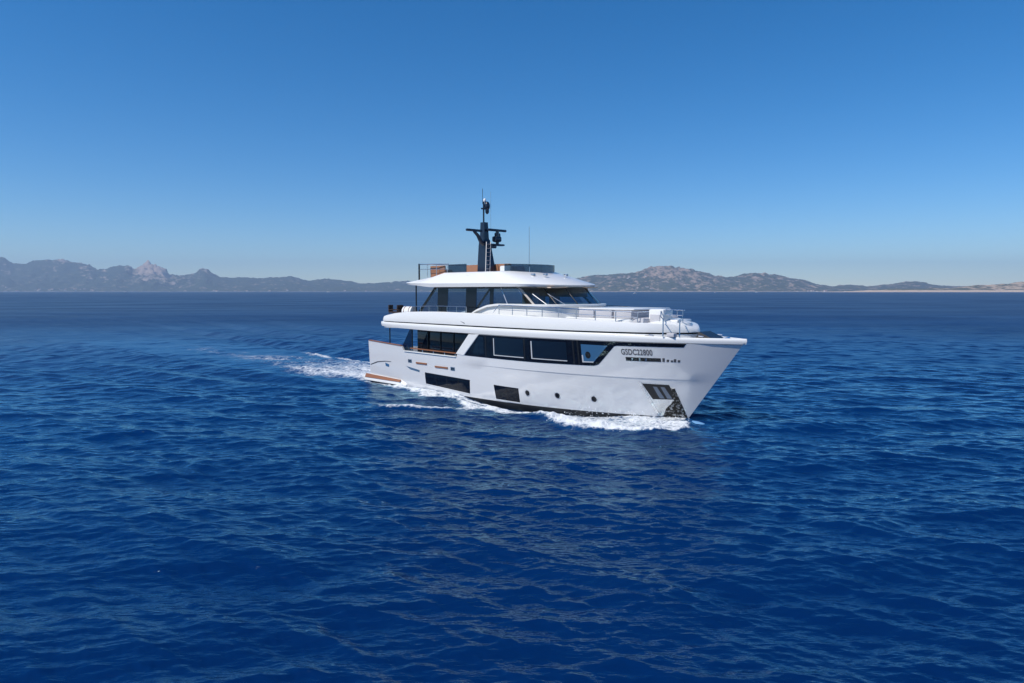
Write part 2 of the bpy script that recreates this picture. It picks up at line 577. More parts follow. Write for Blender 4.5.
    mr.inputs['From Min'].default_value = 0.0
    mr.inputs['From Max'].default_value = 0.34
    mask = mr.outputs['Result']
    L(mt.outputs[2], p.inputs['Base Color'])
    L(b1.outputs[0], gl.inputs['Normal']); L(b1.outputs[0], fr.inputs['Normal'])
    fd = N('ShaderNodeBsdfPrincipled')
    fd.inputs['Base Color'].default_value = (0.74, 0.77, 0.80, 1)
    fd.inputs['Roughness'].default_value = 0.8
    fd.inputs['Specular IOR Level'].default_value = 0.2
    fb = N('ShaderNodeBump'); fb.inputs['Strength'].default_value = 1.0; fb.inputs['Distance'].default_value = 0.25
    L(nsum, fb.inputs['Height']); L(fb.outputs[0], fd.inputs['Normal'])
    mxs = N('ShaderNodeMixShader')
    L(mask, mxs.inputs[0]); L(wmix.outputs[0], mxs.inputs[1]); L(fd.outputs[0], mxs.inputs[2])
    L(mxs.outputs[0], nt.nodes['Material Output'].inputs[0])
    return m


make_sea()


# ================================================================== COAST AND HILLS
def hill_material(name, scrub, rock, sand, rock_bias, beach):
    m, nt, p = new_mat(name)
    N, L = nt.nodes.new, nt.links.new
    tc = N('ShaderNodeTexCoord')
    n1 = N('ShaderNodeTexNoise'); n1.inputs['Scale'].default_value = 0.010; n1.inputs['Detail'].default_value = 8; n1.inputs['Roughness'].default_value = 0.65
    n2 = N('ShaderNodeTexNoise'); n2.inputs['Scale'].default_value = 0.03; n2.inputs['Detail'].default_value = 6
    L(tc.outputs['Object'], n1.inputs['Vector']); L(tc.outputs['Object'], n2.inputs['Vector'])
    at = N('ShaderNodeAttribute'); at.attribute_name = 'rocky'
    ad = N('ShaderNodeMath'); ad.operation = 'ADD'
    L(n1.outputs['Fac'], ad.inputs[0]); L(at.outputs['Fac'], ad.inputs[1])
    ad2 = N('ShaderNodeMath'); ad2.operation = 'MULTIPLY_ADD'; ad2.inputs[1].default_value = 0.35
    L(n2.outputs['Fac'], ad2.inputs[0]); L(ad.outputs[0], ad2.inputs[2])
    mr = N('ShaderNodeMapRange')
    mr.inputs['From Min'].default_value = 0.80 - rock_bias
    mr.inputs['From Max'].default_value = 0.92 - rock_bias
    L(ad2.outputs[0], mr.inputs['Value'])
    mx = N('ShaderNodeMix'); mx.data_type = 'RGBA'
    sc = N('ShaderNodeMix'); sc.data_type = 'RGBA'
    sc.inputs[6].default_value = (*[c * 0.6 for c in scrub], 1); sc.inputs[7].default_value = (*[c * 1.5 for c in scrub], 1)
    L(n2.outputs['Fac'], sc.inputs[0])
    L(sc.outputs[2], mx.inputs[6])
    mx.inputs[7].default_value = (*rock, 1)
    L(mr.outputs[0], mx.inputs[0])
    ge = N('ShaderNodeNewGeometry')
    sp = N('ShaderNodeSeparateXYZ'); L(ge.outputs['Position'], sp.inputs[0])
    nb = N('ShaderNodeMath'); nb.operation = 'MULTIPLY_ADD'; nb.inputs[1].default_value = 14.0
    L(n1.outputs['Fac'], nb.inputs[0]); L(sp.outputs['Z'], nb.inputs[2])
    mb = N('ShaderNodeMapRange'); mb.inputs['From Min'].default_value = 9.5 + beach; mb.inputs['From Max'].default_value = 7.0 + beach
    L(nb.outputs[0], mb.inputs['Value'])
    ms = N('ShaderNodeMix'); ms.data_type = 'RGBA'
    ms.inputs[7].default_value = (*sand, 1)
    L(mb.outputs[0], ms.inputs[0]); L(mx.outputs[2], ms.inputs[6])
    L(ms.outputs[2], p.inputs['Base Color'])
    p.inputs['Roughness'].default_value = 0.95
    p.inputs['Specular IOR Level'].default_value = 0.1
    return m


def hills(name, prof, d0, dr_, d1, mat, seed, rough, rock_at, ncol, nrow, label):
    """a coastal range: prof gives the skyline as (bearing number, height number)"""
    pr = np.array(prof, float)
    xs = np.linspace((pr[0, 0] - 512) / FPX, (pr[-1, 0] - 512) / FPX, ncol)
    px = xs * FPX + 512
    py = np.interp(px, pr[:, 0], pr[:, 1])
    Hh = np.maximum((HORIZON - py) / FPX * dr_ + CAM_H, 0.0)
    v = np.linspace(0, 1, nrow)
    depth = d0 + (d1 - d0) * v
    vr = (dr_ - d0) / (d1 - d0)
    Dp, Tx = np.meshgrid(depth, xs, indexing='ij')
    V = (Dp - d0) / (d1 - d0)
    X = Tx * Dp
    Y = Dp + 260 * (fbm(X * 0.0012 + 9, X * 0 + 5, seed + 40, 3) - 0.5) * (1 - V)
    up = np.clip(V / vr, 0, 1)
    dn = np.clip((V - vr) / (1 - vr), 0, 1)
    low = 0.16 + 0.30 * fbm(X * 0.0022, Y * 0.0022, seed + 3, 4)
    shape = np.where(V <= vr, np.clip(low * np.minimum(up * 3.2, 1) * up + (1 - low) * up ** 2.4, 0, 1), 1 - dn ** 1.5)
    n = fbm(X * 0.0035 + seed, Y * 0.0035, seed + 11, 6, 0.55) - 0.5
    ridged = 1 - np.abs(fbm(X * 0.0028 + 3, Y * 0.0014, seed + 17, 5) * 2 - 1) * 2
    body = np.clip(up * 6, 0, 1) * np.clip(1 - np.abs(V - vr) * 0.0, 0, 1)
    mid = 1 - np.exp(-((V - vr) / 0.10) ** 2)
    Z = Hh[None, :] * (shape + (0.16 * ridged + 0.40 * n) * mid * np.clip(up * 3, 0, 1) * (1 - dn))
    fine = (fbm(X * 0.016, Y * 0.016, seed + 29, 4, 0.6) - 0.5)
    rocky = np.zeros_like(Z)
    for (a, b, s, v0) in rock_at:
        rocky += s * np.exp(-(((px[None, :] - a) / b) ** 2)) * np.clip((up - v0) * 4, 0, 1)
    Z = Z + rough * fine * body * (1 - dn) * (1 + 13 * rocky)
    Z[0, :] = -2.0
    Z = np.maximum(Z, -2.0)
    o = grid_mesh(name, X, Y, Z, mat, {'rocky': rocky})
    tag(o, label=label, kind='structure')
    return px, v, X, Y, Z


LEFT = [(-330, 276), (-220, 270), (-120, 263), (-60, 259), (-20, 257), (0, 257), (7, 258.5), (15, 263.5), (27, 264.2), (33, 261.5), (40, 260.3), (58, 259.8), (66, 261), (74, 263.2), (84, 264), (91, 265.5),
        (99, 269.8), (108, 269.5), (116, 266.8), (124, 265.7), (131, 266.6), (135, 269.5), (139, 269.2), (146, 267.3), (152, 265.8), (157, 266.0), (162, 269), (167, 269.4), (171, 275.0), (180, 276.6), (190, 275.2), (197, 273.5),
        (201, 270), (205, 268.8), (209, 270.5), (213, 274), (222, 277.2), (232, 278.3), (246, 277.4), (262, 278.6), (274, 277.5), (286, 277.3), (293, 276.2), (300, 278.3), (309, 281.2), (318, 279.8), (328, 279.0), (337, 279.6), (350, 281.6), (362, 283.6),
        (375, 283.4), (390, 282.4), (402, 281), (415, 281.5), (440, 283), (470, 284), (520, 283), (570, 283), (610, 285), (660, 287), (740, 291)]
RIGHT = [(430, 291.5), (470, 289), (510, 286), (545, 283.5), (572, 280), (582, 277.5), (592, 275.8), (610, 275), (626, 273.4), (638, 272), (644, 269.5), (650, 267.8), (660, 266.2), (671, 267.2), (685, 269.6), (696, 271), (705, 272.8), (714, 275.8),
         (724, 276.8), (732, 276.8), (741, 274.6), (752, 273.2), (761, 273.6), (774, 274.6), (786, 277.6), (799, 279.8), (806, 281.3), (820, 285.2), (831, 286.4), (847, 285.2), (865, 286.3), (886, 285.2), (893, 283.6), (902, 281.6), (909, 281.2), (918, 282.2),
         (927, 284.1), (945, 286.2), (980, 287), (1040, 287), (1120, 286), (1250, 287), (1400, 288)]
NEAR = [(820, 293), (838, 292.2), (852, 291.4), (865, 290.6), (881, 289.4), (893, 288.8), (909, 289.0), (927, 288.8), (933, 287.9), (950, 288.5), (964, 286.8), (980, 285.0), (996, 284.6), (1007, 284.0), (1016, 282.3), (1024, 281.2), (1060, 279.5), (1120, 277.5), (1220, 279), (1330, 284)]
hm1 = hill_material('scrub_and_granite_far', (0.040, 0.055, 0.035), (0.42, 0.33, 0.27), (0.50, 0.44, 0.38), 0.04, 0.0)
hm2 = hill_material('scrub_and_granite', (0.055, 0.062, 0.034), (0.38, 0.28, 0.21), (0.55, 0.43, 0.31), 0.10, 1.5)
hm3 = hill_material('scrub_and_sandstone', (0.085, 0.085, 0.045), (0.46, 0.35, 0.25), (0.58, 0.44, 0.32), 0.09, 11.0)
HL = hills('hills', LEFT, 8200, 9600, 11000, hm1, 3, 45, [(153, 14, 0.20, 0.72), (206, 5, 0.28, 0.85), (65, 8, 0.25, 0.85), (88, 10, 0.2, 0.8), (160, 30, 0.15, 0.4)], 760, 90, 'blue hazy mountain range along the left horizon')
HR = hills('hills', RIGHT, 6600, 7800, 9000, hm2, 13, 40, [(662, 26, 0.08, 0.5), (690, 30, 0.05, 0.3), (760, 20, 0.06, 0.6)], 700, 90, 'rocky scrub hill along the right horizon')
HN = hills('headland', NEAR, 4300, 4600, 5000, hm3, 23, 8, [(1015, 22, 0.12, 0.3)], 360, 50, 'low sandy headland at the right edge of the sea')

# haze: one closed box round camera and scene
hz = MB().box((0, 0, 160.0), (23600, 23600, 690))
hm = bpy.data.materials.new('haze'); hm.use_nodes = True
hm.node_tree.nodes.clear()
ho = hm.node_tree.nodes.new('ShaderNodeOutputMaterial')
hv = hm.node_tree.nodes.new('ShaderNodeVolumePrincipled')
hv.inputs['Color'].default_value = (0.54, 0.73, 1.0, 1)
hv.inputs['Density'].default_value = 0.95e-4
hv.inputs['Anisotropy'].default_value = 0.1
hm.node_tree.links.new(hv.outputs[0], ho.inputs['Volume'])
haze = hz.build('haze', hm, smooth=False)
tag(haze, label='pale blue haze over the distant coast', kind='stuff')
#@@YACHT
# ================================================================== YACHT
yacht = empty('motor_yacht', (BX, BY, 0.0), math.atan2(UY, UX))
tag(yacht, 'large white and silver three-deck motor yacht with a black mast', 'yacht')

# ---- hull
def hull_top(s):
    return np.interp(s, [STERN, -21.2, -20.95, -15.15, -15.1, -13.74, -13.0, 4], [3.22, 3.02, 2.66, 2.62, 2.80, 4.20, 4.245, 4.245])

sc = [STERN, -25.0, -24, -23, -22, -21.2, -20.95, -20, -19, -18, -17, -16, -15.15, -15.1, -14.6, -14.2, -13.74, -13, -12, -11, -10]
frac = [k / 26 for k in range(1, 27)]
ZLOW = [-1.6, -0.9, -0.35, 0.06, 0.5, 1.0, 1.5, 1.9, 2.235, 2.265]
def hull_row(zf, inset=0.0):
    pts = []
    for s in sc + [None]:
        if s is not None:
            z = zf(s); pts.append((s, float(hb(s, z)), z))
    for f in frac:
        s = -10.0
        for _ in range(4):
            z = zf(s); s = -10 + (stem(z) + 10) * (1 - (1 - f) ** 1.25)
        z = zf(s)
        pts.append((s, float(hb(s, z)) if f < 1 else 0.0, z))
    return [(s, max(b - inset, 0.0), z) for s, b, z in pts]

rows = [hull_row(lambda s, z=z: z) for z in ZLOW]
for f in (0.25, 0.5, 0.75, 1.0):
    rows.append(hull_row(lambda s, f=f: 2.265 + (float(hull_top(s)) - 2.265) * f))
inner = [(s, max(b - 0.14, 0), z - 0.01) for s, b, z in rows[-1]]
floor_ = [(s, max(b - 0.16, 0), 2.10 if s < -13.8 else z - 0.06) for s, b, z in rows[-1]]
allrows = rows + [inner, floor_]
rings = [[P(s, b, z) for s, b, z in r] + [P(s, -b, z) for s, b, z in reversed(r)] for r in allrows]
mb = MB().loft(rings[:11], cap1=False, sym=True)
mb.loft(rings[10:], cap0=False, closed=False, sym=True)
hull = mb.build('hull', [M['silver'], M['boot'], M['white']], yacht, angle=22)
for f in hull.data.polygons:
    c = f.center
    if c.z < 0.05: f.material_index = 1

class Patch:
    """a polygon in (s, z) wrapped on the hull side, with thickness"""
    def __init__(self, poly, step=0.35):
        bm = bmesh.new()
        vs = [bm.verts.new((a, 0, b)) for a, b in poly]
        bm.faces.new(vs)
        lo = min(a for a, b in poly); hi = max(a for a, b in poly)
        x = lo + step
        while x < hi:
            bmesh.ops.bisect_plane(bm, geom=bm.verts[:] + bm.edges[:] + bm.faces[:], plane_co=(x, 0, 0), plane_no=(1, 0, 0))
            x += step
        z0 = min(b for a, b in poly); z1 = max(b for a, b in poly); z = math.floor(z0 / 0.25) * 0.25 + 0.25
        while z < z1:
            bmesh.ops.bisect_plane(bm, geom=bm.verts[:] + bm.edges[:] + bm.faces[:], plane_co=(0, 0, z), plane_no=(0, 0, 1))
            z += 0.25
        bmesh.ops.triangulate(bm, faces=bm.faces[:])
        self.bm = bm

    def wrap(self, name, mat, parent, off=0.012, thick=0.03, side=1):
        b = self.bm.copy()
        for v in b.verts:
            s, z = v.co.x, v.co.z
            v.co.y = -side * (float(hb(s, z)) + off)
        ext = bmesh.ops.extrude_face_region(b, geom=b.faces[:])
        for e in ext['geom']:
            if isinstance(e, bmesh.types.BMVert): e.co.y += side * thick
        bmesh.ops.recalc_face_normals(b, faces=b.faces)
        me = bpy.data.meshes.new(name); b.to_mesh(me); b.free()
        me.materials.append(mat)
        o = bpy.data.objects.new(name, me); COL.objects.link(o); o.parent = parent
        return o

def patch(name, poly, mat, parent, off=0.012, thick=0.03, both=True, step=0.35):
    pa = Patch(poly, step); o = pa.wrap(name, mat, parent, off, thick, 1)
    if both: pa.wrap(name, mat, parent, off, thick, -1)
    return o

def rrect(s0, s1, z0, z1, sl=0.0):
    return [(s0, z0), (s1, z0), (s1 + sl, z1), (s0 + sl, z1)]

# main window band with its panes
band = [(-14.35, 2.80), (-12, 2.79), (-8, 2.78), (-4.35, 2.82), (-4.05, 2.92), (-3.05, 3.98), (-2.90, 4.02), (0.45, 4.04), (0.60, 4.235), (-12.85, 4.235)]
wb = patch('window_band', band, M['darkglass'], yacht, 0.014, 0.04)
for poly, mt in (([(-13.55, 2.98), (-12.45, 2.97), (-12.45, 4.10), (-12.95, 4.10)], 'paneglass'),
                 (rrect(-11.55, -9.05, 2.98, 4.10), 'paneglass'), (rrect(-8.45, -5.95, 2.98, 4.08), 'paneglass'),
                 ([(-5.0, 2.98), (-4.35, 3.0), (-3.42, 4.0), (-5.0, 4.02)], 'paneblue')):
    patch('pane', poly, M[mt], wb, 0.020, 0.02)
for poly in ([(-11.55, 2.98), (-9.05, 2.98), (-9.05, 3.03), (-11.48, 3.03), (-11.48, 4.06), (-11.55, 4.06)],
             [(-8.45, 2.98), (-5.95, 2.98), (-5.95, 3.03), (-8.37, 3.03), (-8.37, 4.04), (-8.45, 4.04)],
             [(-5.0, 2.98), (-4.35, 3.0), (-4.30, 3.06), (-4.92, 3.05), (-4.92, 3.4), (-5.0, 3.4)]):
    patch('window_trim', poly, M['trimgrey'], wb, 0.024, 0.015)
for s in (-12.3, -9.0, -5.55, -5.25):
    patch('mullion', rrect(s, s + 0.10, 2.84, 4.20), M['black'], wb, 0.026, 0.02)
# round thing seen in the forward pane
patch('porthole_fan', [(-4.62 + 0.16 * math.cos(a), 3.42 + 0.2 * math.sin(a)) for a in np.linspace(0, 2 * math.pi, 14)[:-1]], M['black'], wb, 0.03, 0.01)
patch('diagonal_strut', [(-15.18, 2.86), (-14.42, 2.80), (-12.90, 4.22), (-13.82, 4.22)], M['white'], yacht, 0.03, 0.08)

# lower hull windows, portholes
for poly, cells in (([(-18.62, 1.32), (-13.93, 1.20), (-14.05, 0.28), (-18.62, 0.52)], 4), ([(-11.72, 1.10), (-9.70, 1.06), (-9.75, 0.16), (-11.66, 0.20)], 2)):
    w_ = patch('hull_window', poly, M['darkglass'], yacht, 0.010, 0.03)
    (a0, b0), (a1, b1), (a2, b2), (a3, b3) = poly
    for k in range(1, cells):
        f = k / cells
        x0, z0 = a0 + (a1 - a0) * f, b0 + (b1 - b0) * f; x1, z1 = a3 + (a2 - a3) * f, b3 + (b2 - b3) * f
        patch('mullion', [(x1, z1), (x1 + .05, z1), (x0 + .05, z0), (x0, z0)], M['black'], w_, 0.016, 0.01)
    fr = 0.05
    patch('window_sill', [(a3 - fr, b3 - .07), (a2 + fr, b2 - .07), (a2 + fr, b2), (a3 - fr, b3)], M['silver'], w_, 0.022, 0.03)
for s, z in ((-9.05, 0.83), (-6.95, 0.86), (-4.70, 0.83)):
    c = patch('porthole', [(s + 0.20 * math.cos(a), z + 0.22 * math.sin(a)) for a in np.linspace(0, 2 * math.pi, 17)[:-1]], M['chrome'], yacht, 0.008, 0.02)
    patch('pane', [(s + 0.15 * math.cos(a), z + 0.165 * math.sin(a)) for a in np.linspace(0, 2 * math.pi, 17)[:-1]], M['darkglass'], c, 0.014, 0.01)

# small hull fittings
for s0, s1, z in ((-19.55, -18.35, 1.93), (-17.45, -16.10, 1.82)):
    patch('hand_rail', rrect(s0, s1, z - 0.055, z + 0.055), M['teak'], yacht, 0.05, 0.05)
for s, z in ((-20.28, 2.0), (-15.60, 1.80)):
    v_ = patch('vent', rrect(s - 0.22, s + 0.22, z - 0.12, z + 0.12), M['steel'], yacht, 0.012, 0.02)
    for k in (-0.12, 0.0, 0.12): patch('slot', rrect(s + k - 0.035, s + k + 0.035, z - 0.09, z + 0.09), M['black'], v_, 0.018, 0.01)
patch('scupper', [(-20.75, 1.60), (-19.2, 1.42), (-19.25, 1.28), (-20.3, 1.40)], M['steel'], yacht, 0.012, 0.02)
patch('fairlead', [(-23.35, 1.66), (-22.85, 1.56), (-22.9, 1.36), (-23.3, 1.42)], M['chrome'], yacht, 0.012, 0.03)
patch('panel_groove', [(-25.3, 1.34), (-24.3, 1.62), (-23.3, 1.74), (-22.6, 1.76), (-22.6, 1.80), (-23.4, 1.79), (-24.4, 1.68), (-25.3, 1.41)], M['lettering'], yacht, 0.010, 0.015, step=0.6)
# name plate and number
pl_ = patch('name_plate', rrect(-2.50, -0.72, 3.21, 3.41), M['black'], yacht, 0.012, 0.02)
for a in (-2.2, -1.82, -1.5): patch('raised_letter', rrect(a, a + 0.07, 3.24, 3.38, 0.03), M['chrome'], pl_, 0.02, 0.01, both=False, step=.2)
for a, h in ((-0.66, .2), (-0.46, .13), (-0.27, .10), (-0.12, .17), (0.06, .12)):
    patch('raised_letter', rrect(a, a + 0.11, 3.22, 3.22 + h, 0.03), M['lettering'], pl_, 0.012, 0.02, both=False, step=.2)
cu = bpy.data.curves.new('number', 'FONT')
cu.body = 'GSDC22800'; cu.size = 0.48; cu.space_character = 1.06; cu.offset = 0.009
tmp = bpy.data.objects.new('number', cu); COL.objects.link(tmp)
bpy.context.view_layer.update()
tm = bpy.data.meshes.new_from_object(tmp.evaluated_get(bpy.context.evaluated_depsgraph_get()))
bpy.data.objects.remove(tmp)
xs_ = [v.co.x for v in tm.vertices]
kx = 1.62 / (max(xs_) - min(xs_))
for v in tm.vertices:
    s, z = -2.70 + (v.co.x - min(xs_)) * kx, 3.55 + v.co.y * 0.92
    v.co = P(s, float(hb(s, z)) + 0.012, z)
tm.materials.clear(); tm.materials.append(M['lettering'])
num = bpy.data.objects.new('hull_number', tm); COL.objects.link(num); num.parent = yacht

# anchor pocket
pk = patch('anchor_pocket', [(-1.98, 2.00), (-0.55, 1.97), (-0.30, 1.2), (0.0, 0.10), (-1.35, 0.10)], M['plate'], yacht, 0.014, 0.04, step=0.2)
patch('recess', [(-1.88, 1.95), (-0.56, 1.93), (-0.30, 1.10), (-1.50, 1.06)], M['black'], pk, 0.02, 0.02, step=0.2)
for a in (-1.35, -0.98): patch('anchor_bar', [(a, 1.80), (a + 0.19, 1.80), (a + 0.45, 1.14), (a + 0.22, 1.14)], M['slate'], pk, 0.05, 0.04, step=0.2)
patch('anchor', [(-1.15, 0.08), (0.0, 0.08), (-0.33, 1.75), (-0.50, 1.70), (-0.47, 1.05), (-0.62, 0.85), (-0.95, 0.5)], M['anchor'], pk, 0.06, 0.06, step=0.15)
patch('pocket_rim', [(-2.04, 2.04), (-1.92, 2.04), (-1.29, 0.10), (-1.42, 0.10)], M['chrome'], pk, 0.035, 0.05, step=0.2)
mb = MB().ball((0.35, 0, -0.47), (1.15, 0.42, 0.42))
mb.build('bulbous_bow', M['bulb'], yacht)

# teak caps on the bulwark
def side_tube(name, pts, r, mat, parent, both=True, n=8):
    for sd_ in ((1, -1) if both else (1,)):
        MB().tube([(s, -sd_ * t, z) for s, t, z in pts], r, n).build(name, mat, parent)
def cap_rail(name, pts, w, h, mat, parent):
    for sd_ in (1, -1):
        rings = []
        for s, t, z in pts:
            rings.append([(s, -sd_ * (t + w / 2), z), (s, -sd_ * (t - w / 2), z), (s, -sd_ * (t - w / 2), z + h), (s, -sd_ * (t + w / 2), z + h)])
        MB().loft(rings, ngon=True).build(name, mat, parent)
cap_rail('bulwark_cap', [(s, float(hb(s, 3)) - 0.07, float(hull_top(s)) + 0.004) for s in (-25.35, -24, -23, -22, -21.25)], 0.22, 0.05, M['teak'], yacht)
cap_rail('bulwark_cap', [(s, float(hb(s, 3)) - 0.07, 2.90 - (s + 20.0) * 0.012) for s in (-20.2, -19, -18, -17, -16, -15.2)], 0.16, 0.06, M['teak'], yacht)
cap_rail('bulwark_sill', [(s, float(hb(s, 2.6)) - 0.05, float(hull_top(s)) + 0.004) for s in (-20.9, -20, -18, -16, -15.2)], 0.24, 0.06, M['white'], yacht)
for s in (-20.1, -18.9, -17.7, -16.5, -15.4):
    side_tube('stanchion', [(s, 3.5, 2.64), (s, 3.5, 2.91)], 0.025, M['chrome'], yacht)
for sd_ in (1, -1):
    MB().box((-25.36, -sd_ * 3.475, 2.72), (0.10, 0.23, 1.0), 0.03).build('bulwark_end', M['silver'], yacht)

# stern platform: white ledge with a teak face
for sd_ in (1, -1):
    sect = lambda s, e: [(s, -sd_ * 3.30, 0.62 * e + 0.12), (s, -sd_ * 3.52, 0.62 * e + 0.10), (s, -sd_ * 3.64, 0.38), (s, -sd_ * 3.64, 0.16), (s, -sd_ * 3.30, 0.02)]
    MB().loft([sect(-26.0, .85), sect(-25.4, .85), sect(-21.5, .62)] + [[(-20.95, -sd_ * 3.30, 0.30), (-20.95, -sd_ * 3.38, 0.28), (-20.95, -sd_ * 3.42, 0.2), (-20.95, -sd_ * 3.42, 0.1), (-20.95, -sd_ * 3.30, 0.0)]], ngon=True).build('platform_side', M['white'], yacht)
    a, b = (-25.9, .87), (-21.4, .66)
    q = []
    for s, e in (a, b):
        z1 = 0.62 * e + 0.115
        q += [(s, -sd_ * 3.660, 0.375), (s, -sd_ * 3.530, z1)]
    n_ = (0, -sd_ * 0.02, 0.01)
    MB().quads(q + [(x, y - sd_ * 0.02, z + 0.01) for x, y, z in q], [(0, 1, 3, 2), (4, 5, 7, 6), (0, 1, 5, 4), (2, 3, 7, 6), (0, 2, 6, 4), (1, 3, 7, 5)]).build('teak_step', M['teak'], yacht, smooth=False)
MB().box((-26.1, 0, 0.32), (1.5, 6.6, 0.3), 0.06).build('swim_platform', M['white'], yacht)
MB().box((-26.1, 0, 0.485), (1.3, 6.3, 0.02)).build('platform_deck', M['floor'], yacht, smooth=False)

# ---- saloon on the main deck
MB().box((-16.7, 0, 3.17), (7.5, 5.5, 2.12), 0.03).build('saloon_glass', M['darkglass'], yacht)
for s in (-19.2, -17.8, -16.4): side_tube('saloon_post', [(s, 2.78, 2.1), (s, 2.78, 4.24)], 0.04, M['black'], yacht, n=6)
for sd_ in (1, -1):
    MB().quads([(-21.7, -sd_ * 3.35, 2.66), (-20.3, -sd_ * 3.35, 2.66), (-20.3, -sd_ * 3.35, 4.26), (-20.55, -sd_ * 3.35, 4.26),
                (-21.7, -sd_ * 3.31, 2.66), (-20.3, -sd_ * 3.31, 2.66), (-20.3, -sd_ * 3.31, 4.26), (-20.55, -sd_ * 3.31, 4.26)],
               [(0, 1, 2, 3), (4, 5, 6, 7), (0, 1, 5, 4), (1, 2, 6, 5), (2, 3, 7, 6), (3, 0, 4, 7)]).build('wing_glass', M['tint'], yacht, smooth=False)
side_tube('support_post', [(-23.2, 3.2, 2.3), (-23.2, 3.2, 4.4)], 0.045, M['black'], yacht)
side_tube('wing_frame', [(-20.28, 3.33, 2.66), (-20.28, 3.33, 4.27)], 0.05, M['black'], yacht, n=6)

# ---- symmetric outlines for the upper works
def outline(sa, sf, bf, Ra, Rf, na=9, nm=24, nf=14, ea=2.4, ef=2.0):
    """half outline aft to fore: superellipse ends on a breadth function"""
    pts = []
    for k in range(na):
        a = math.pi / 2 * k / na
        x = math.cos(a) ** (2 / ea); y = math.sin(a) ** (2 / ea)
        s = sa + Ra - Ra * x; pts.append((s, bf(s) * y))
    s1, s2 = sa + Ra, sf - Rf
    for k in range(nm + 1):
        s = s1 + (s2 - s1) * k / nm; pts.append((s, bf(s)))
    for k in range(1, nf + 1):
        a = math.pi / 2 * k / nf
        x = math.sin(a) ** (2 / ef); y = max(math.cos(a), 0) ** (2 / ef)
        s = s2 + Rf * x; pts.append((s, bf(s) * y))
    pts[0] = (pts[0][0], 0.0); pts[-1] = (pts[-1][0], 0.0)
    return pts

def ring(o, zf, inset=0.0):
    n = len(o)
    pts = []
    for i, (s, b) in enumerate(o):
        if inset:
            a, c = o[max(i - 1, 0)], o[min(i + 1, n - 1)]
            ds, db = c[0] - a[0], c[1] - a[1]
            if i == 0: ds, db = 0, 1
            if i == n - 1: ds, db = 0, -1
            L_ = math.hypot(ds, db) or 1
            s2, b2 = s + inset * db / L_, b - inset * ds / L_
            if i in (0, n - 1): b2 = 0.0
            pts.append((s2, max(b2, 0.0)))
        else: pts.append((s, b))
    z = zf if callable(zf) else (lambda s: zf)
    return [P(s, b, z(s)) for s, b in pts] + [P(s, -b, z(s)) for s, b in reversed(pts)]

itp = lambda xs, ys: (lambda s: float(np.interp(s, xs, ys)))

# lower white fascia, running on as the bow bulwark
bfas = lambda s: float(hb(s, 4.4)) + 0.004 + 0.026 * float(np.clip(-s / 3, 0, 1))
of = outline(-24.45, stem(4.5), bfas, 1.2, 0.3, nf=6, ea=2.8)
of = [(s, b) for s, b in of if s < 1.6] + [(s, float(hb(s, 4.5)) + 0.004) for s in (1.7, 2.0, 2.3, 2.6, 2.85, 3.05, 3.15)] + [(3.27, 0.0)]
zb = itp([-24.1, -22, -18, 4], [4.42, 4.32, 4.25, 4.25]); zt = itp([-24.1, -22, -3, 0.0, 3.3], [4.74, 4.71, 4.68, 4.56, 4.56])
zi = itp([-24, -3, 0, 3.3], [4.66, 4.60, 4.30, 4.30])
MB().loft([ring(of, zb, 0.12), ring(of, lambda s: zb(s) + 0.02, 0.04), ring(of, lambda s: (zb(s) + zt(s)) / 2, -0.004), ring(of, lambda s: zt(s) - 0.03, 0.0), ring(of, zt, 0.03),
           ring(of, zt, 0.22), ring(of, lambda s: zt(s) - 0.02, 0.25), ring(of, zi, 0.26)], sym=True).build('deck_fascia', M['white'], yacht, angle=50)
# upper coaming
def bu(s): return float(hb(s, 4.4)) + 0.03 - 0.10 * np.clip((s + 6) / 4, 0, 1) if s < 0.3 else bu(0.29)
ou = outline(-24.30, 0.50, bu, 1.4, 2.4, ef=2.0, ea=2.8)
zct = itp([-24, -23, -21.8, -20, -17, -11, -6.4, -3.8, -1.5, -0.5, 0.0, 0.3, 0.5], [5.02, 5.22, 5.42, 5.54, 5.60, 5.56, 5.46, 5.34, 5.28, 5.25, 5.18, 5.05, 4.90])
zin = itp([-24, -22, -3.2, -2.2, -1.2, 0.0, 0.5], [5.0, 5.0, 5.0, 5.10, 5.36, 5.30, 4.98])
k1 = lambda f: (lambda s: 4.775 + (zct(s) - 4.775) * f)
MB().loft([ring(ou, 4.32, 0.05), ring(ou, 4.69, 0.05), ring(ou, 4.70, 0.09), ring(ou, 4.775, 0.09), ring(ou, 4.785, 0.0), ring(ou, k1(.35), -0.01), ring(ou, k1(.75), 0.03), ring(ou, k1(.95), 0.06), ring(ou, k1(1), 0.11),
           ring(ou, k1(1), 0.42), ring(ou, zin, 0.46), ring(ou, lambda s: zin(s) + (0.12 if s > -1.8 else 0), 0.9)], sym=True).build('upper_coaming', M['white'], yacht, angle=40)
MB().loft([ring(ou, 4.692, 0.062), ring(ou, 4.778, 0.062)], cap0=False, cap1=False).build('groove_line', M['black'], yacht)
o_fl = outline(-23.2, -12.0, lambda s: 3.0, 1.5, 0.5)
MB().loft([ring(o_fl, 5.004), ring(o_fl, 5.02)], sym=True).build('upper_deck_floor', M['floor'], yacht)
patchless = [(-13.35, 5.05), (-12.6, 4.86)]
side_tube('coaming_slot', [(-14.75, 3.68, 5.08), (-14.2, 3.70, 4.90)], 0.035, M['lettering'], yacht, n=6)

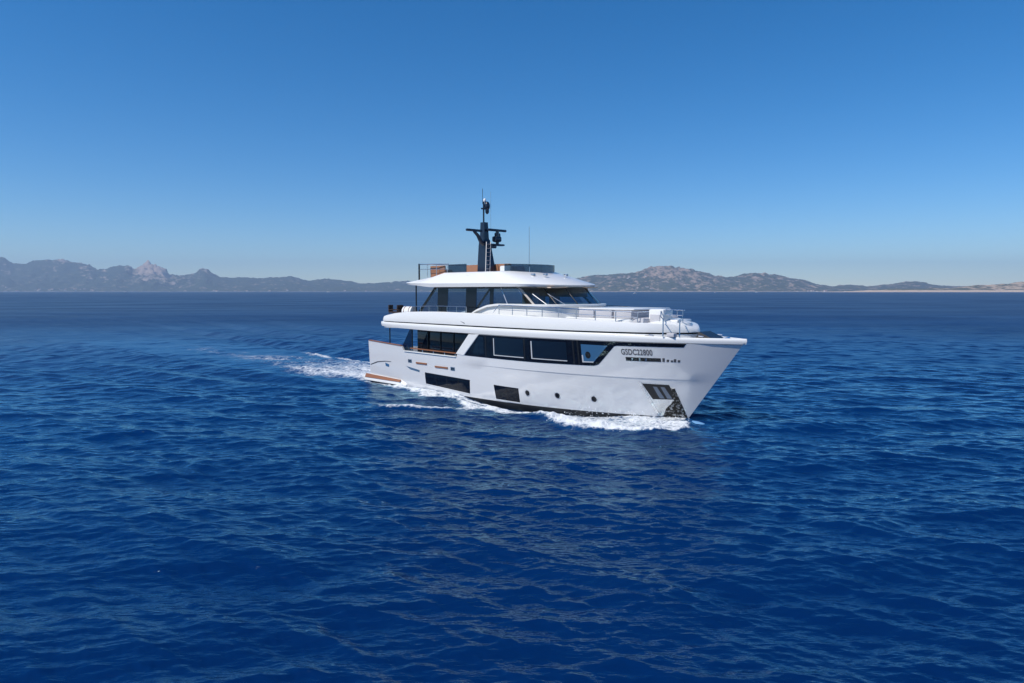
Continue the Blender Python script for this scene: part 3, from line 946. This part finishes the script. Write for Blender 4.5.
# ---- wheelhouse
def half_const(b): return lambda s: b
def wedge_z(s): return float(np.interp(s, [-14.6, -13.9, -12.9, -12, -6], [5.45, 5.80, 6.10, 6.20, 6.20]))
ow = outline(-14.6, -6.45, half_const(3.0), 0.15, 2.5, ea=8)
MB().loft([ring(ow, 5.0, 0.16), ring(ow, lambda s: min(wedge_z(s), 6.05) - 0.0, 0.16) if False else ring(ow, lambda s: wedge_z(s) - 0.16, 0.16), ring(ow, lambda s: wedge_z(s) - 0.13, 0.0), ring(ow, lambda s: wedge_z(s) - 0.02, 0.0), ring(ow, wedge_z, 0.03), ring(ow, wedge_z, 0.3)], sym=True).build('wheelhouse_wall', M['white'], yacht, angle=45)
# glazing
NB = dict(na=3, nm=20, nf=22, ea=10, ef=2.0)
g0 = outline(-20.15, -6.75, half_const(2.80), 0.12, 2.45, **NB)
g1 = outline(-18.40, -7.95, half_const(2.74), 0.12, 2.75, **NB)
n_h = len(g0)
z0g = itp([-20, -14, -12, -6], [5.05, 5.05, 5.05, 6.05]); z1g = 7.27
def lerp_ring(f):
    """half outline of the glass at height fraction f (0 at z 5.9, 1 at z 7.27)"""
    return [(a[0] + (b[0] - a[0]) * f, a[1] + (b[1] - a[1]) * f) for a, b in zip(g0, g1)]
def glass_strip(i0, i1, sd_, name, mat, parent, zlo):
    rr = []
    for f in (0.0, 0.25, 0.5, 0.75, 1.0):
        h = lerp_ring(f); z = zlo + (z1g - zlo) * f
        rr.append([(h[i][0], -sd_ * h[i][1], z) for i in range(i0, i1 + 1)])
    return MB().loft(rr, cap0=False, cap1=False, closed=False).build(name, mat, parent)
iA = 3 + 20 + 1                                         # first column of the curved front
for sd_ in (1, -1):
    glass_strip(2, iA, sd_, 'side_window', M['clear'], yacht, 5.55)
rr = []
for f in (0.0, 0.25, 0.5, 0.75, 1.0):
    h = lerp_ring(f); z = 6.14 + (z1g - 6.14) * f
    rr.append([(s, -b, z) for s, b in h[iA:]] + [(s, b, z) for s, b in reversed(h[iA:-1])])
wsh = MB().loft(rr, cap0=False, cap1=False, closed=False).build('windshield', M['clear'], yacht)
# aft glazing
rr = []
for f in (0.0, 1.0):
    h = lerp_ring(f); z = 5.55 + (z1g - 5.55) * f
    rr.append([(h[2][0], -h[2][1], z), (h[2][0], h[2][1], z)])
MB().loft(rr, cap0=False, cap1=False, closed=False).build('aft_window', M['clear'], yacht)
def gpt(i, f, sd_, zlo, out=0.0):
    h = lerp_ring(f); s, b = h[i]
    return (s, -sd_ * (b + out), zlo + (z1g - zlo) * f)
for sd_ in (1, -1):
    for sa_, sb_ in ((-18.05, -16.95), (-15.1, -14.05), (-12.8, -12.45)):
        if sd_ == 1: MB().quads([(sa_, -2.84, 5.55), (sb_, -2.84, 5.55), (sb_, -2.755, 7.26), (sa_, -2.755, 7.26)], [(0, 1, 2, 3)]).build('dark_panel', M['darkglass'], yacht, smooth=False)
    for i, r_ in (((2, 0.10), (20, 0.035)) if sd_ == 1 else ((2, 0.08),)):
        MB().tube([gpt(i, f, sd_, 5.55) for f in (0.0, 0.5, 1.0)], r_, 6).build('window_post', M['black'] if i != 20 else M['steel'], yacht)
    for i, r_ in ((iA + 1, 0.07),):
        MB().tube([gpt(i, f, sd_, 6.10) for f in (0.0, 0.5, 1.0)], r_, 6).build('corner_post', M['beige'], yacht)
    for i in (iA + 9, iA + 16):
        MB().tube([gpt(i, f, sd_, 6.10) for f in (0.0, 0.5, 1.0)], 0.035, 6).build('windshield_post', M['black'], yacht)
    MB().tube([gpt(iA + 6, 0.02, sd_, 6.12, 0.06), gpt(iA + 4, 0.62, sd_, 6.12, 0.06)], 0.022, 6).build('wiper', M['white'], yacht)
    MB().tube([gpt(iA + 12, 0.02, sd_, 6.12, 0.06), gpt(iA + 9, 0.62, sd_, 6.12, 0.06)], 0.022, 6).build('wiper', M['steel'], yacht)
    MB().tube([gpt(2 + k, 0.99, sd_, 5.55, 0.01) for k in range(0, iA - 1)], 0.05, 6).build('window_head', M['black'], yacht)
# what shows through the glass
MB().box((-11.2, 2.35, 6.92), (4.6, 0.10, 0.62)).box((-12.6, 1.2, 6.3), (0.10, 2.2, 1.9)).build('brown_curtain', M['lining'], yacht, smooth=False)
MB().box((-10.2, 0, 7.215), (4.4, 4.6, 0.06)).build('ceiling_lining', M['lining'], yacht, smooth=False)
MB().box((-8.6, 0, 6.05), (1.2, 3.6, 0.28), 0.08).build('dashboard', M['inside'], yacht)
for y in (-0.8, 0.8):
    MB().box((-10.4, y, 6.2), (0.5, 0.6, 0.9), 0.1).box((-10.62, y, 6.65), (0.14, 0.55, 0.5), 0.06).build('helm_seat', M['cushion'], yacht)
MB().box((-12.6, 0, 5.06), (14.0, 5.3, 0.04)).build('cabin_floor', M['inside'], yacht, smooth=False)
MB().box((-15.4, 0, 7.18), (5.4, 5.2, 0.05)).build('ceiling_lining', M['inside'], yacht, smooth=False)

# ---- hardtop
h0 = outline(-18.9, -7.75, half_const(3.05), 0.8, 2.3)
h1 = outline(-21.75, -7.60, half_const(3.18), 1.1, 2.4, ea=2.8)
h2 = outline(-21.90, -7.50, half_const(3.22), 1.1, 2.4, ea=2.8)
h3 = outline(-19.6, -10.6, half_const(2.66), 1.0, 1.5)
h4 = outline(-19.4, -10.8, half_const(2.5), 1.0, 1.4)
zA = itp([-21.5, -20.0, -18.6, -17, 0], [7.50, 7.40, 7.27, 7.27, 7.27])
zE = itp([-21.5, -20.0, -18.0, -12, -7.4], [7.57, 7.56, 7.52, 7.50, 7.36])
zT = itp([-20, -18.3, -17.7, -11.5, -10.4], [7.98, 8.06, 8.27, 8.27, 8.16])
MB().loft([ring(h0, 7.28), ring(h0, 7.262), ring(h1, zA), ring(h2, zE), ring(h2, lambda s: zE(s) + 0.05, 0.06), ring(h3, lambda s: zT(s) - 0.06), ring(h4, zT), ring(h4, zT, 0.2), ring(h4, itp([-20, -18.3, -17.7, -10], [7.9, 7.92, 7.95, 7.95]), 0.24)], sym=True).build('hardtop', M['white'], yacht, angle=32)
for s, y in ((-10.1, -1.6), (-9.6, -1.0), (-9.6, 1.0)):
    MB().box((s, y, 8.02), (0.25, 0.22, 0.14), 0.04).build('roof_lamp', M['steel'], yacht)
side_tube('roof_rail', [(-15.0, 2.78, 8.02), (-11.6, 2.72, 8.02)], 0.025, M['steel'], yacht)

# sundeck screens: glass with brown panels
sg = outline(-19.0, -10.85, half_const(2.42), 0.3, 1.35)
def screen(cond, z0, z1, name, mat, sd_=1, thick=0.03):
    h = [q for q in sg if cond(q[0])]
    a = [(s, -sd_ * b, z0) for s, b in h]; b_ = [(s, -sd_ * b, z1) for s, b in h]
    MB().loft([a, b_, [(x, y + sd_ * thick, z) for x, y, z in b_], [(x, y + sd_ * thick, z) for x, y, z in a]], closed=False, cap0=False, cap1=False).build(name, mat, yacht)
for sd_ in (1, -1):
    screen(lambda s: -17.5 < s < -15.2, 8.2, 8.82, 'glass_screen', M['tint'], sd_)
    screen(lambda s: s > -11.9, 8.2, 8.72, 'glass_screen', M['tint'], sd_)
MB().box((-12.6, -0.9, 8.3), (1.0, 1.4, 0.7), 0.08).build('sundeck_bar', M['white'], yacht)
MB().box((-16.5, 0.6, 8.42), (4.4, 0.3, 0.94), 0.04).build('wood_cabinet', M['brown'], yacht)
for sd_ in (1, -1):
    top = [(-17.3, 2.42, 8.86), (-18.6, 2.6, 8.88), (-20.3, 2.6, 8.90)]
    side = [(s, -sd_ * t, z) for s, t, z in top]
    MB().tube(side, 0.03).build('sundeck_rail', M['steel'], yacht)
    MB().tube([(x, y, z - 0.35) for x, y, z in side], 0.02).build('sundeck_rail', M['steel'], yacht)
    for s, t in ((-17.4, 2.45), (-18.4, 2.58), (-19.4, 2.6)):
        MB().tube([(s, -sd_ * t, 7.95), (s, -sd_ * t, 8.88)], 0.022).build('rail_post', M['steel'], yacht)
    MB().tube([(-20.35, -sd_ * 2.6, 7.7), (-20.35, -sd_ * 2.6, 8.95)], 0.06).build('rail_post', M['black'], yacht)
    MB().tube([(-20.40, -sd_ * 2.85, 5.1), (-20.40, -sd_ * 2.85, 7.50)], 0.05).build('roof_post', M['black'], yacht)
MB().tube([(-20.35, -2.6, 8.92), (-20.35, 2.6, 8.92)], 0.03).build('sundeck_rail', M['steel'], yacht)

# ---- mast
mast = empty('mast', (-16.12, 0, 7.9)); mast.parent = yacht
def msec(z, s0, s1, w): return [(s0, -w, z), (s1, -w, z), (s1, w, z), (s0, w, z)]
mm = MB()
mm.loft([msec(0, -0.50, 0.72, 0.36), msec(1.0, -0.48, 0.54, 0.33), msec(2.2, -0.44, 0.28, 0.28), msec(2.7, -0.40, 0.16, 0.25)], ngon=True)
mm.loft([msec(2.7, -0.38, 0.12, 0.21), msec(3.9, -0.34, 0.04, 0.18)], ngon=True)
mm.build('mast_column', M['navy'], mast, smooth=False)
MB().tube([(-0.2, 0, 3.9), (-0.2, 0, 5.35)], 0.06).build('mast_pole', M['navy'], mast)
# starboard arm and radar bar
MB().tube([(0.0, -0.1, 2.3), (0.0, -0.45, 2.5), (0.0, -0.75, 2.95), (0.0, -1.1, 3.22)], 0.16, 8, 0.10).build('radar_arm', M['navy'], mast)
rb = MB().box((0, -1.1, 3.28), (0.16, 1.45, 0.17), 0.05).build('radar_bar', M['navy'], mast)
# port platform, radar housing and bar
MB().box((0.25, 0.75, 2.35), (0.5, 1.3, 0.12), 0.03).box((0.25, 0.3, 2.2), (0.3, 0.8, 0.2), 0.05).build('radar_platform', M['navy'], mast)
rd = MB().box((0.3, 0.8, 2.75), (0.45, 0.62, 0.42), 0.12).box((0.2, 1.0, 3.0), (0.3, 0.35, 0.4), 0.1).box((0.35, 0.7, 2.95), (0.24, 0.2, 0.5), 0.06).build('radar_housing', M['navy'], mast)
MB().tube([(0.3, 0.85, 2.4), (0.3, 0.85, 3.35)], 0.12).build('pedestal', M['navy'], rd)
MB().box((0.25, 0.85, 3.38), (0.18, 1.8, 0.17), 0.05).build('radar_bar', M['navy'], mast)
# navigation lights, horns, aerials
nl = MB().ball((-0.05, 0.2, 5.05), (0.2, 0.2, 0.32)).ball((-0.05, 0.2, 4.7), (0.14, 0.14, 0.22)).box((-0.12, 0.05, 4.85), (0.2, 0.6, 0.1), 0.02).build('light_cluster', M['navy'], mast)
MB().ball((-0.15, 0.06, 5.42), (0.11, 0.11, 0.16)).build('lamp', M['white'], nl)
MB().tube([(-0.25, -0.05, 5.2), (-0.25, -0.05, 6.25)], 0.018, 6).build('whip_aerial', M['navy'], mast)
MB().tube([(0.05, 0.45, 3.3), (0.05, 0.45, 6.05)], 0.014, 6).build('whip_aerial', M['steel'], mast)
# ladder on the forward face
lad = MB()
for y in (-0.2, 0.2): lad.tube([(0.98, y - 0.75, 0.2), (0.40, y - 0.1, 2.5)], 0.035, 6)
for k in range(8):
    f = (k + 0.5) / 8; lad.tube([(0.98 - 0.58 * f, -0.95 + 0.65 * f, 0.2 + 2.3 * f), (0.98 - 0.58 * f, -0.55 + 0.65 * f, 0.2 + 2.3 * f)], 0.028, 6)
lad.build('ladder', M['ladder'], mast)
MB().box((0.2, 0.1, 0.2), (1.8, 1.4, 0.16), 0.05).build('mast_foot', M['white'], mast)
MB().tube([(-11.0, -1.0, 8.0), (-11.0, -1.0, 8.55)], 0.04, 6).tube([(-11.0, -1.0, 8.55), (-11.0, -1.0, 11.1)], 0.024, 6, 0.014).build('aerial', M['steel'], yacht)

# ---- foredeck rails
rail_s = list(np.linspace(-11.35, -2.0, 9))
def rpt(s, dz): return (s, bu(s) - 0.36, zct(s) + dz)
for sd_ in (1, -1):
    pts = [rpt(-11.9, 0.05)] + [rpt(s, 0.56) for s in rail_s] + [rpt(-1.4, 0.62)]
    MB().tube([(s, -sd_ * t, z) for s, t, z in pts], 0.026).build('foredeck_rail', M['chrome'], yacht)
    MB().tube([(s, -sd_ * t, z) for s, t, z in [rpt(s, 0.28) for s in rail_s]], 0.018).build('foredeck_rail', M['chrome'], yacht)
    for s in rail_s:
        MB().tube([(rpt(s, 0)[0], -sd_ * rpt(s, 0)[1], zct(s) - 0.03), (s, -sd_ * rpt(s, 0)[1], zct(s) + 0.56)], 0.028, 6).build('rail_post', M['steel'], yacht)
    # boarding gate at the foredeck steps (starboard)
    if sd_ == -1: continue
    for s, t in ((-0.45, 1.95), (0.30, 1.55)):
        MB().tube([(s, -sd_ * t, 4.6), (s, -sd_ * t, 5.52)], 0.035).build('gate_post', M['chrome'], yacht)
    MB().tube([(-0.45, -sd_ * 1.95, 5.52), (-0.75, -sd_ * 1.7, 5.62), (-1.0, -sd_ * 1.3, 5.9), (-0.9, -sd_ * 0.9, 6.0), (-0.05, -sd_ * 0.6, 5.98)], 0.028).build('gate_rail', M['chrome'], yacht)
    MB().tube([(-0.95, -sd_ * 1.0, 5.72), (-0.05, -sd_ * 0.7, 5.70)], 0.022).build('gate_rail', M['chrome'], yacht)
    MB().tube([(-0.05, -sd_ * 0.65, 5.3), (-0.05, -sd_ * 0.65, 5.98)], 0.025).build('gate_post', M['chrome'], yacht)
    MB().tube([(0.30, -sd_ * 1.55, 5.52), (0.05, -sd_ * 0.95, 5.50)], 0.026).build('gate_rail', M['chrome'], yacht)
    MB().box((-0.12, -sd_ * 1.62, 4.68), (0.45, 0.35, 0.2), 0.03).build('step', M['cushion'], yacht)
    # aft upper-deck rail
    ap = [(s, bu(s) - 0.32, zct(s)) for s in np.linspace(-20.2, -14.4, 7)]
    MB().tube([(s, -sd_ * t, z + 0.38) for s, t, z in ap], 0.02).build('aft_rail', M['steel'], yacht)
    for s, t, z in ap: MB().tube([(s, -sd_ * t, z - 0.03), (s, -sd_ * t, z + 0.38)], 0.022, 6).build('rail_post', M['steel'], yacht)

# ---- forward lounge
ol = outline(-7.2, -2.25, half_const(2.0), 0.3, 0.7, nm=6, ea=6, ef=4)
MB().loft([ring(ol, 5.0), ring(ol, 5.42), ring(ol, 5.46, 0.05)], sym=True).build('lounge_base', M['white'], yacht)
MB().box((-4.3, 0, 5.98), (3.9, 3.7, 0.10), 0.04).build('lounge_backrest_top', M['white'], yacht)
for x, ln in ((-5.65, 1.1), (-4.4, 1.15), (-3.1, 1.2)):
    MB().box((x, 0, 5.68), (ln, 3.8, 0.46), 0.07).build('backrest_cushion', M['cushion'], yacht)
for sd_ in (1, -1):
    if sd_ == 1:
        MB().box((-1.35, -0.75, 5.55), (0.95, 1.0, 0.95), 0.10).build('seat_unit', M['white'], yacht)
        MB().box((-1.38, -1.27, 5.48), (0.62, 0.08, 0.5), 0.03).build('seat_cushion', M['cushion'], yacht)
    MB().box((-2.1, -sd_ * 1.2, 5.3), (0.7, 1.3, 0.45), 0.07).build('seat_cushion', M['cushion'], yacht)
MB().box((-0.75, 0, 5.38), (0.9, 1.5, 0.16), 0.07).build('sun_pad', M['white'], yacht)

# ---- bow deck
MB().quads([(0.75, -0.95, 4.32), (1.75, -0.62, 4.50), (1.75, 0.62, 4.50), (0.75, 0.95, 4.32), (0.95, -0.7, 4.86), (0.95, 0.5, 4.86)],
           [(0, 1, 2, 3), (0, 1, 4), (1, 2, 5, 4), (2, 3, 5), (0, 3, 5, 4)]).build('dark_bow_wedge', M['black'], yacht, smooth=False)  # plain black wedge standing on the bow deck
MB().box((2.15, 0, 4.42), (0.4, 0.35, 0.22), 0.05).tube([(2.15, -0.3, 4.5), (2.15, 0.3, 4.5)], 0.09).build('windlass', M['chrome'], yacht)
for s in (-1.1, 1.25):
    side_tube('mooring_cleat', [(s - 0.14, float(hb(s, 4.5)) - 0.1, 4.66), (s + 0.14, float(hb(s, 4.5)) - 0.1, 4.64)], 0.03, M['chrome'], yacht, n=6)
side_tube('waterway', [(-3.0, float(hb(-3, 4.5)) - 0.2, 4.665), (-1.0, float(hb(-1, 4.5)) - 0.2, 4.615)], 0.03, M['lettering'], yacht, n=6)

# ---- loose things on the yacht (world frame things)
YM = Matrix.Translation((BX, BY, 0)) @ Matrix.Rotation(math.atan2(UY, UX), 4, 'Z')
def on_yacht(o, s, t, z, rz=0.0):
    o.matrix_world = YM @ Matrix.Translation(P(s, t, z)) @ Matrix.Rotation(rz, 4, 'Z')
    return o
def copy_tree(o, parent=None):
    c = o.copy(); COL.objects.link(c)
    if parent is not None: c.parent = parent
    for ch in o.children: copy_tree(ch, c)
    return c

chair = empty('deck_chair')
MB().box((0, 0, 0.40), (0.52, 0.54, 0.10), 0.03).build('seat', M['wicker'], chair)
MB().box((-0.24, 0, 0.68), (0.08, 0.54, 0.52), 0.03).build('backrest', M['wicker'], chair)
for y in (-0.27, 0.27): MB().box((0, y, 0.58), (0.5, 0.06, 0.06), 0.02).build('armrest', M['wicker'], chair)
for x in (-0.22, 0.22):
    for y in (-0.23, 0.23): MB().tube([(x, y, 0), (x, y, 0.38)], 0.022, 6).build('leg', M['wicker'], chair)
CH = [(-23.42, 2.70, 0.3, 'dark wicker deck chair nearest the stern tip on the upper deck'), (-22.87, 2.75, 0.2, 'dark wicker deck chair second from the stern on the upper deck'), (-22.33, 2.75, -0.2, 'dark wicker deck chair beside the white raft canister on the upper deck')]
for i, (s, t, rz, lb) in enumerate(CH):
    c = chair if i == 0 else copy_tree(chair)
    on_yacht(c, s, t, 5.02, rz + (math.pi if i == 1 else 0))
    tag(c, lb, 'chair', 'dark chairs on the aft upper deck')
raft = empty('life_raft')
MB().tube([(-0.55, 0, 0.42), (-0.5, 0, 0.42), (0.5, 0, 0.42), (0.55, 0, 0.42)], 0.33, 16).build('canister', M['white'], raft)
for x in (-0.3, 0.3): MB().box((x, 0, 0.05), (0.08, 0.6, 0.10)).tube([(x, -0.345 * math.sin(a), 0.42 - 0.345 * math.cos(a)) for a in np.linspace(-2.9, 2.9, 15)], 0.02, 6).build('strap', M['brown'], raft)
on_yacht(raft, -21.35, 2.75, 5.02, 0.0)
raft.scale = (0.95, 1.0, 1.15)
tag(raft, 'white life raft canister with brown straps on the aft upper deck', 'life raft')
sofa = empty('sundeck_sofa')
MB().box((0, 0, 0.2), (1.6, 0.8, 0.4), 0.05).build('base', M['brown'], sofa)
MB().box((0, -0.34, 0.55), (1.6, 0.14, 0.5), 0.05).build('backrest', M['brown'], sofa)
for x in (-0.4, 0.4): MB().box((x, 0.04, 0.46), (0.76, 0.6, 0.14), 0.05).build('seat_cushion', M['beige'], sofa)
on_yacht(sofa, -18.6, 1.95, 7.97)
tag(sofa, 'brown wooden sofa behind the rail at the aft end of the roof deck', 'sofa')

# ---- bow spray
rs = np.random.RandomState(5)
sp = MB()
for i in range(420):
    s = rs.uniform(-5.5, 1.7)
    te = float(np.interp(s, [-6, -3, 0, 0.8, 1.7], [6.2, 6.4, 6.0, 5.0, 2.0]))
    h0_ = max(float(hb(min(s, 0.2), 0.1)), 0.0) if s < 0 else 0.0
    k = rs.rand() ** 1.4
    t = h0_ + 0.15 + (te - h0_) * k
    if t < 1.5 * s: continue
    z = 0.15 + abs(rs.normal(0, 0.16)) * (1 - 0.5 * k)
    q = Vector((BX + s * UX + t * WX, BY + s * UY + t * WY, z))
    rr_ = 0.008 + 0.018 * rs.rand() ** 3
    d_ = [Vector((1, 1, 1)), Vector((1, -1, -1)), Vector((-1, 1, -1)), Vector((-1, -1, 1))]
    M3 = Matrix.Rotation(rs.uniform(0, 6.28), 3, 'Z') @ Matrix.Rotation(rs.uniform(0, 6.28), 3, 'X')
    sp.quads([q + (M3 @ v) * rr_ for v in d_], [(0, 1, 2), (0, 2, 3), (0, 3, 1), (1, 3, 2)])
M['spray'] = plain('spray_foam', (0.80, 0.82, 0.84), 0.7)
tag(sp.build('bow_spray', M['spray'], smooth=False, weld=False), label='white spray drops over the bow wave', kind='stuff')

# ================================================================== FAR SHORE: houses and boats
M['house'] = plain('pale_plaster', (0.72, 0.68, 0.62), 0.9, var=0.08, vscale=0.2)
M['roof'] = plain('terracotta_roof', (0.36, 0.18, 0.11), 0.9, var=0.2, vscale=0.2)
house = empty('house')
MB().box((0, 0, 2.0), (20, 12, 8)).build('wall', M['house'], house, smooth=False)
MB().quads([(-10.8, -6.8, 6), (10.8, -6.8, 6), (10.8, 6.8, 6), (-10.8, 6.8, 6), (-10.8, 0, 9.2), (10.8, 0, 9.2)], [(0, 1, 5, 4), (2, 3, 4, 5), (1, 2, 5), (3, 0, 4), (0, 3, 2, 1)]).build('roof', M['roof'], house, smooth=False)
spots = []
for H_, a, b, v0, v1, n, lb, gp in ((HL, 2, 100, 0.01, 0.10, 22, 'small pale house on the shore below the mountains at left', 'pale houses on the left shore'),
                                    (HL, 180, 410, 0.01, 0.06, 9, 'small pale house on the low coast behind the stern', 'pale houses on the low coast behind the yacht'),
                                    (HR, 600, 700, 0.10, 0.42, 13, 'small pale villa on the slope of the rocky hill', 'pale villas on the hill slope'),
                                    (HR, 790, 850, 0.01, 0.06, 6, 'small pale house on the flat shore right of the hill', 'pale houses on the flat shore right of the hill')):
    px_, v_, X_, Y_, Z_ = H_
    for k in range(n):
        c = int(np.argmin(np.abs(px_ - rs.uniform(a, b)))); r_ = int(np.argmin(np.abs(v_ - rs.uniform(v0, v1)))); r_ = max(r_, 2)
        spots.append((float(X_[r_, c]), float(Y_[r_, c]), float(Z_[r_, c]), rs.uniform(-0.6, 0.6), rs.uniform(0.8, 1.5), lb, gp))
for i, (x, y, z, rz, sc_, lb, gp) in enumerate(spots):
    o = house if i == 0 else copy_tree(house)
    o.location = (x, y, z); o.rotation_euler = (0, 0, rz); o.scale = (sc_, sc_, sc_)
    tag(o, lb, 'house', gp)

def small_boat(sail):
    b = empty('sailing_boat' if sail else 'motor_boat')
    ks = [(-1.0, .75, 1.0), (-0.5, 1.0, 1.0), (0.1, 0.95, 1.08), (0.6, 0.6, 1.25), (1.0, 0.02, 1.45)]
    rings = [[(x * 6, -w_ * 1.9, zz), (x * 6 * .97, -w_ * 1.4, -0.3), (x * 6 * .97, w_ * 1.4, -0.3), (x * 6, w_ * 1.9, zz)] for x, w_, zz in ks]
    MB().loft(rings, ngon=True).build('hull', M['white'], b)
    cb = MB().box((-0.8, 0, 1.7), (5.0, 2.6, 1.2), 0.25).build('cabin', M['white'], b)
    MB().box((-0.8, 0, 1.85), (5.05, 2.66, 0.45), 0.05).build('window', M['darkglass'], cb)
    if sail:
        MB().tube([(0.8, 0, 1.2), (0.8, 0, 15.5)], 0.14, 8).build('mast', M['steel'], b)
        MB().tube([(0.8, 0, 3.0), (-4.0, 0, 2.9)], 0.16, 8).build('boom', M['white'], b)
    else:
        MB().box((-1.2, 0, 2.9), (3.4, 2.5, 0.14), 0.05).tube([(-2.6, -1.1, 2.2), (-2.6, -1.1, 2.9)], 0.06, 6).tube([(-2.6, 1.1, 2.2), (-2.6, 1.1, 2.9)], 0.06, 6).tube([(0.2, 0, 2.2), (0.2, 0, 2.9)], 0.06, 6).build('sun_roof', M['white'], b)
    return b
bs = small_boat(True); bs.location = ((635 - 512) / FPX * 1750, 1750, 0.1); bs.rotation_euler = (0, 0, 0.5)
tag(bs, 'small white sailing boat with a bare mast, right of the wheelhouse', 'sailing boat')
mo = small_boat(False)
for i, (px_, D, sc_, rz, lb) in enumerate(((127, 4200, 2.3, 0.1, 'white motor boat below the pink rocky peak at left'), (329, 4400, 2.2, 3.0, 'white motor boat off the low coast left of the yacht'),
                                           (715, 3000, 1.2, 0.4, 'small white motor boat below the hill, nearest to the bow'), (756, 3600, 1.2, 2.7, 'small white motor boat far right of the bow'),
                                           (172, 5200, 1.6, 0.2, 'small white motor boat below the twin-peaked mountain at left'))):
    o = mo if i == 0 else copy_tree(mo)
    o.location = ((px_ - 512) / FPX * D, D, 0.2); o.rotation_euler = (0, 0, rz); o.scale = (sc_, sc_, sc_)
    tag(o, lb, 'motor boat', 'distant white motor boats')
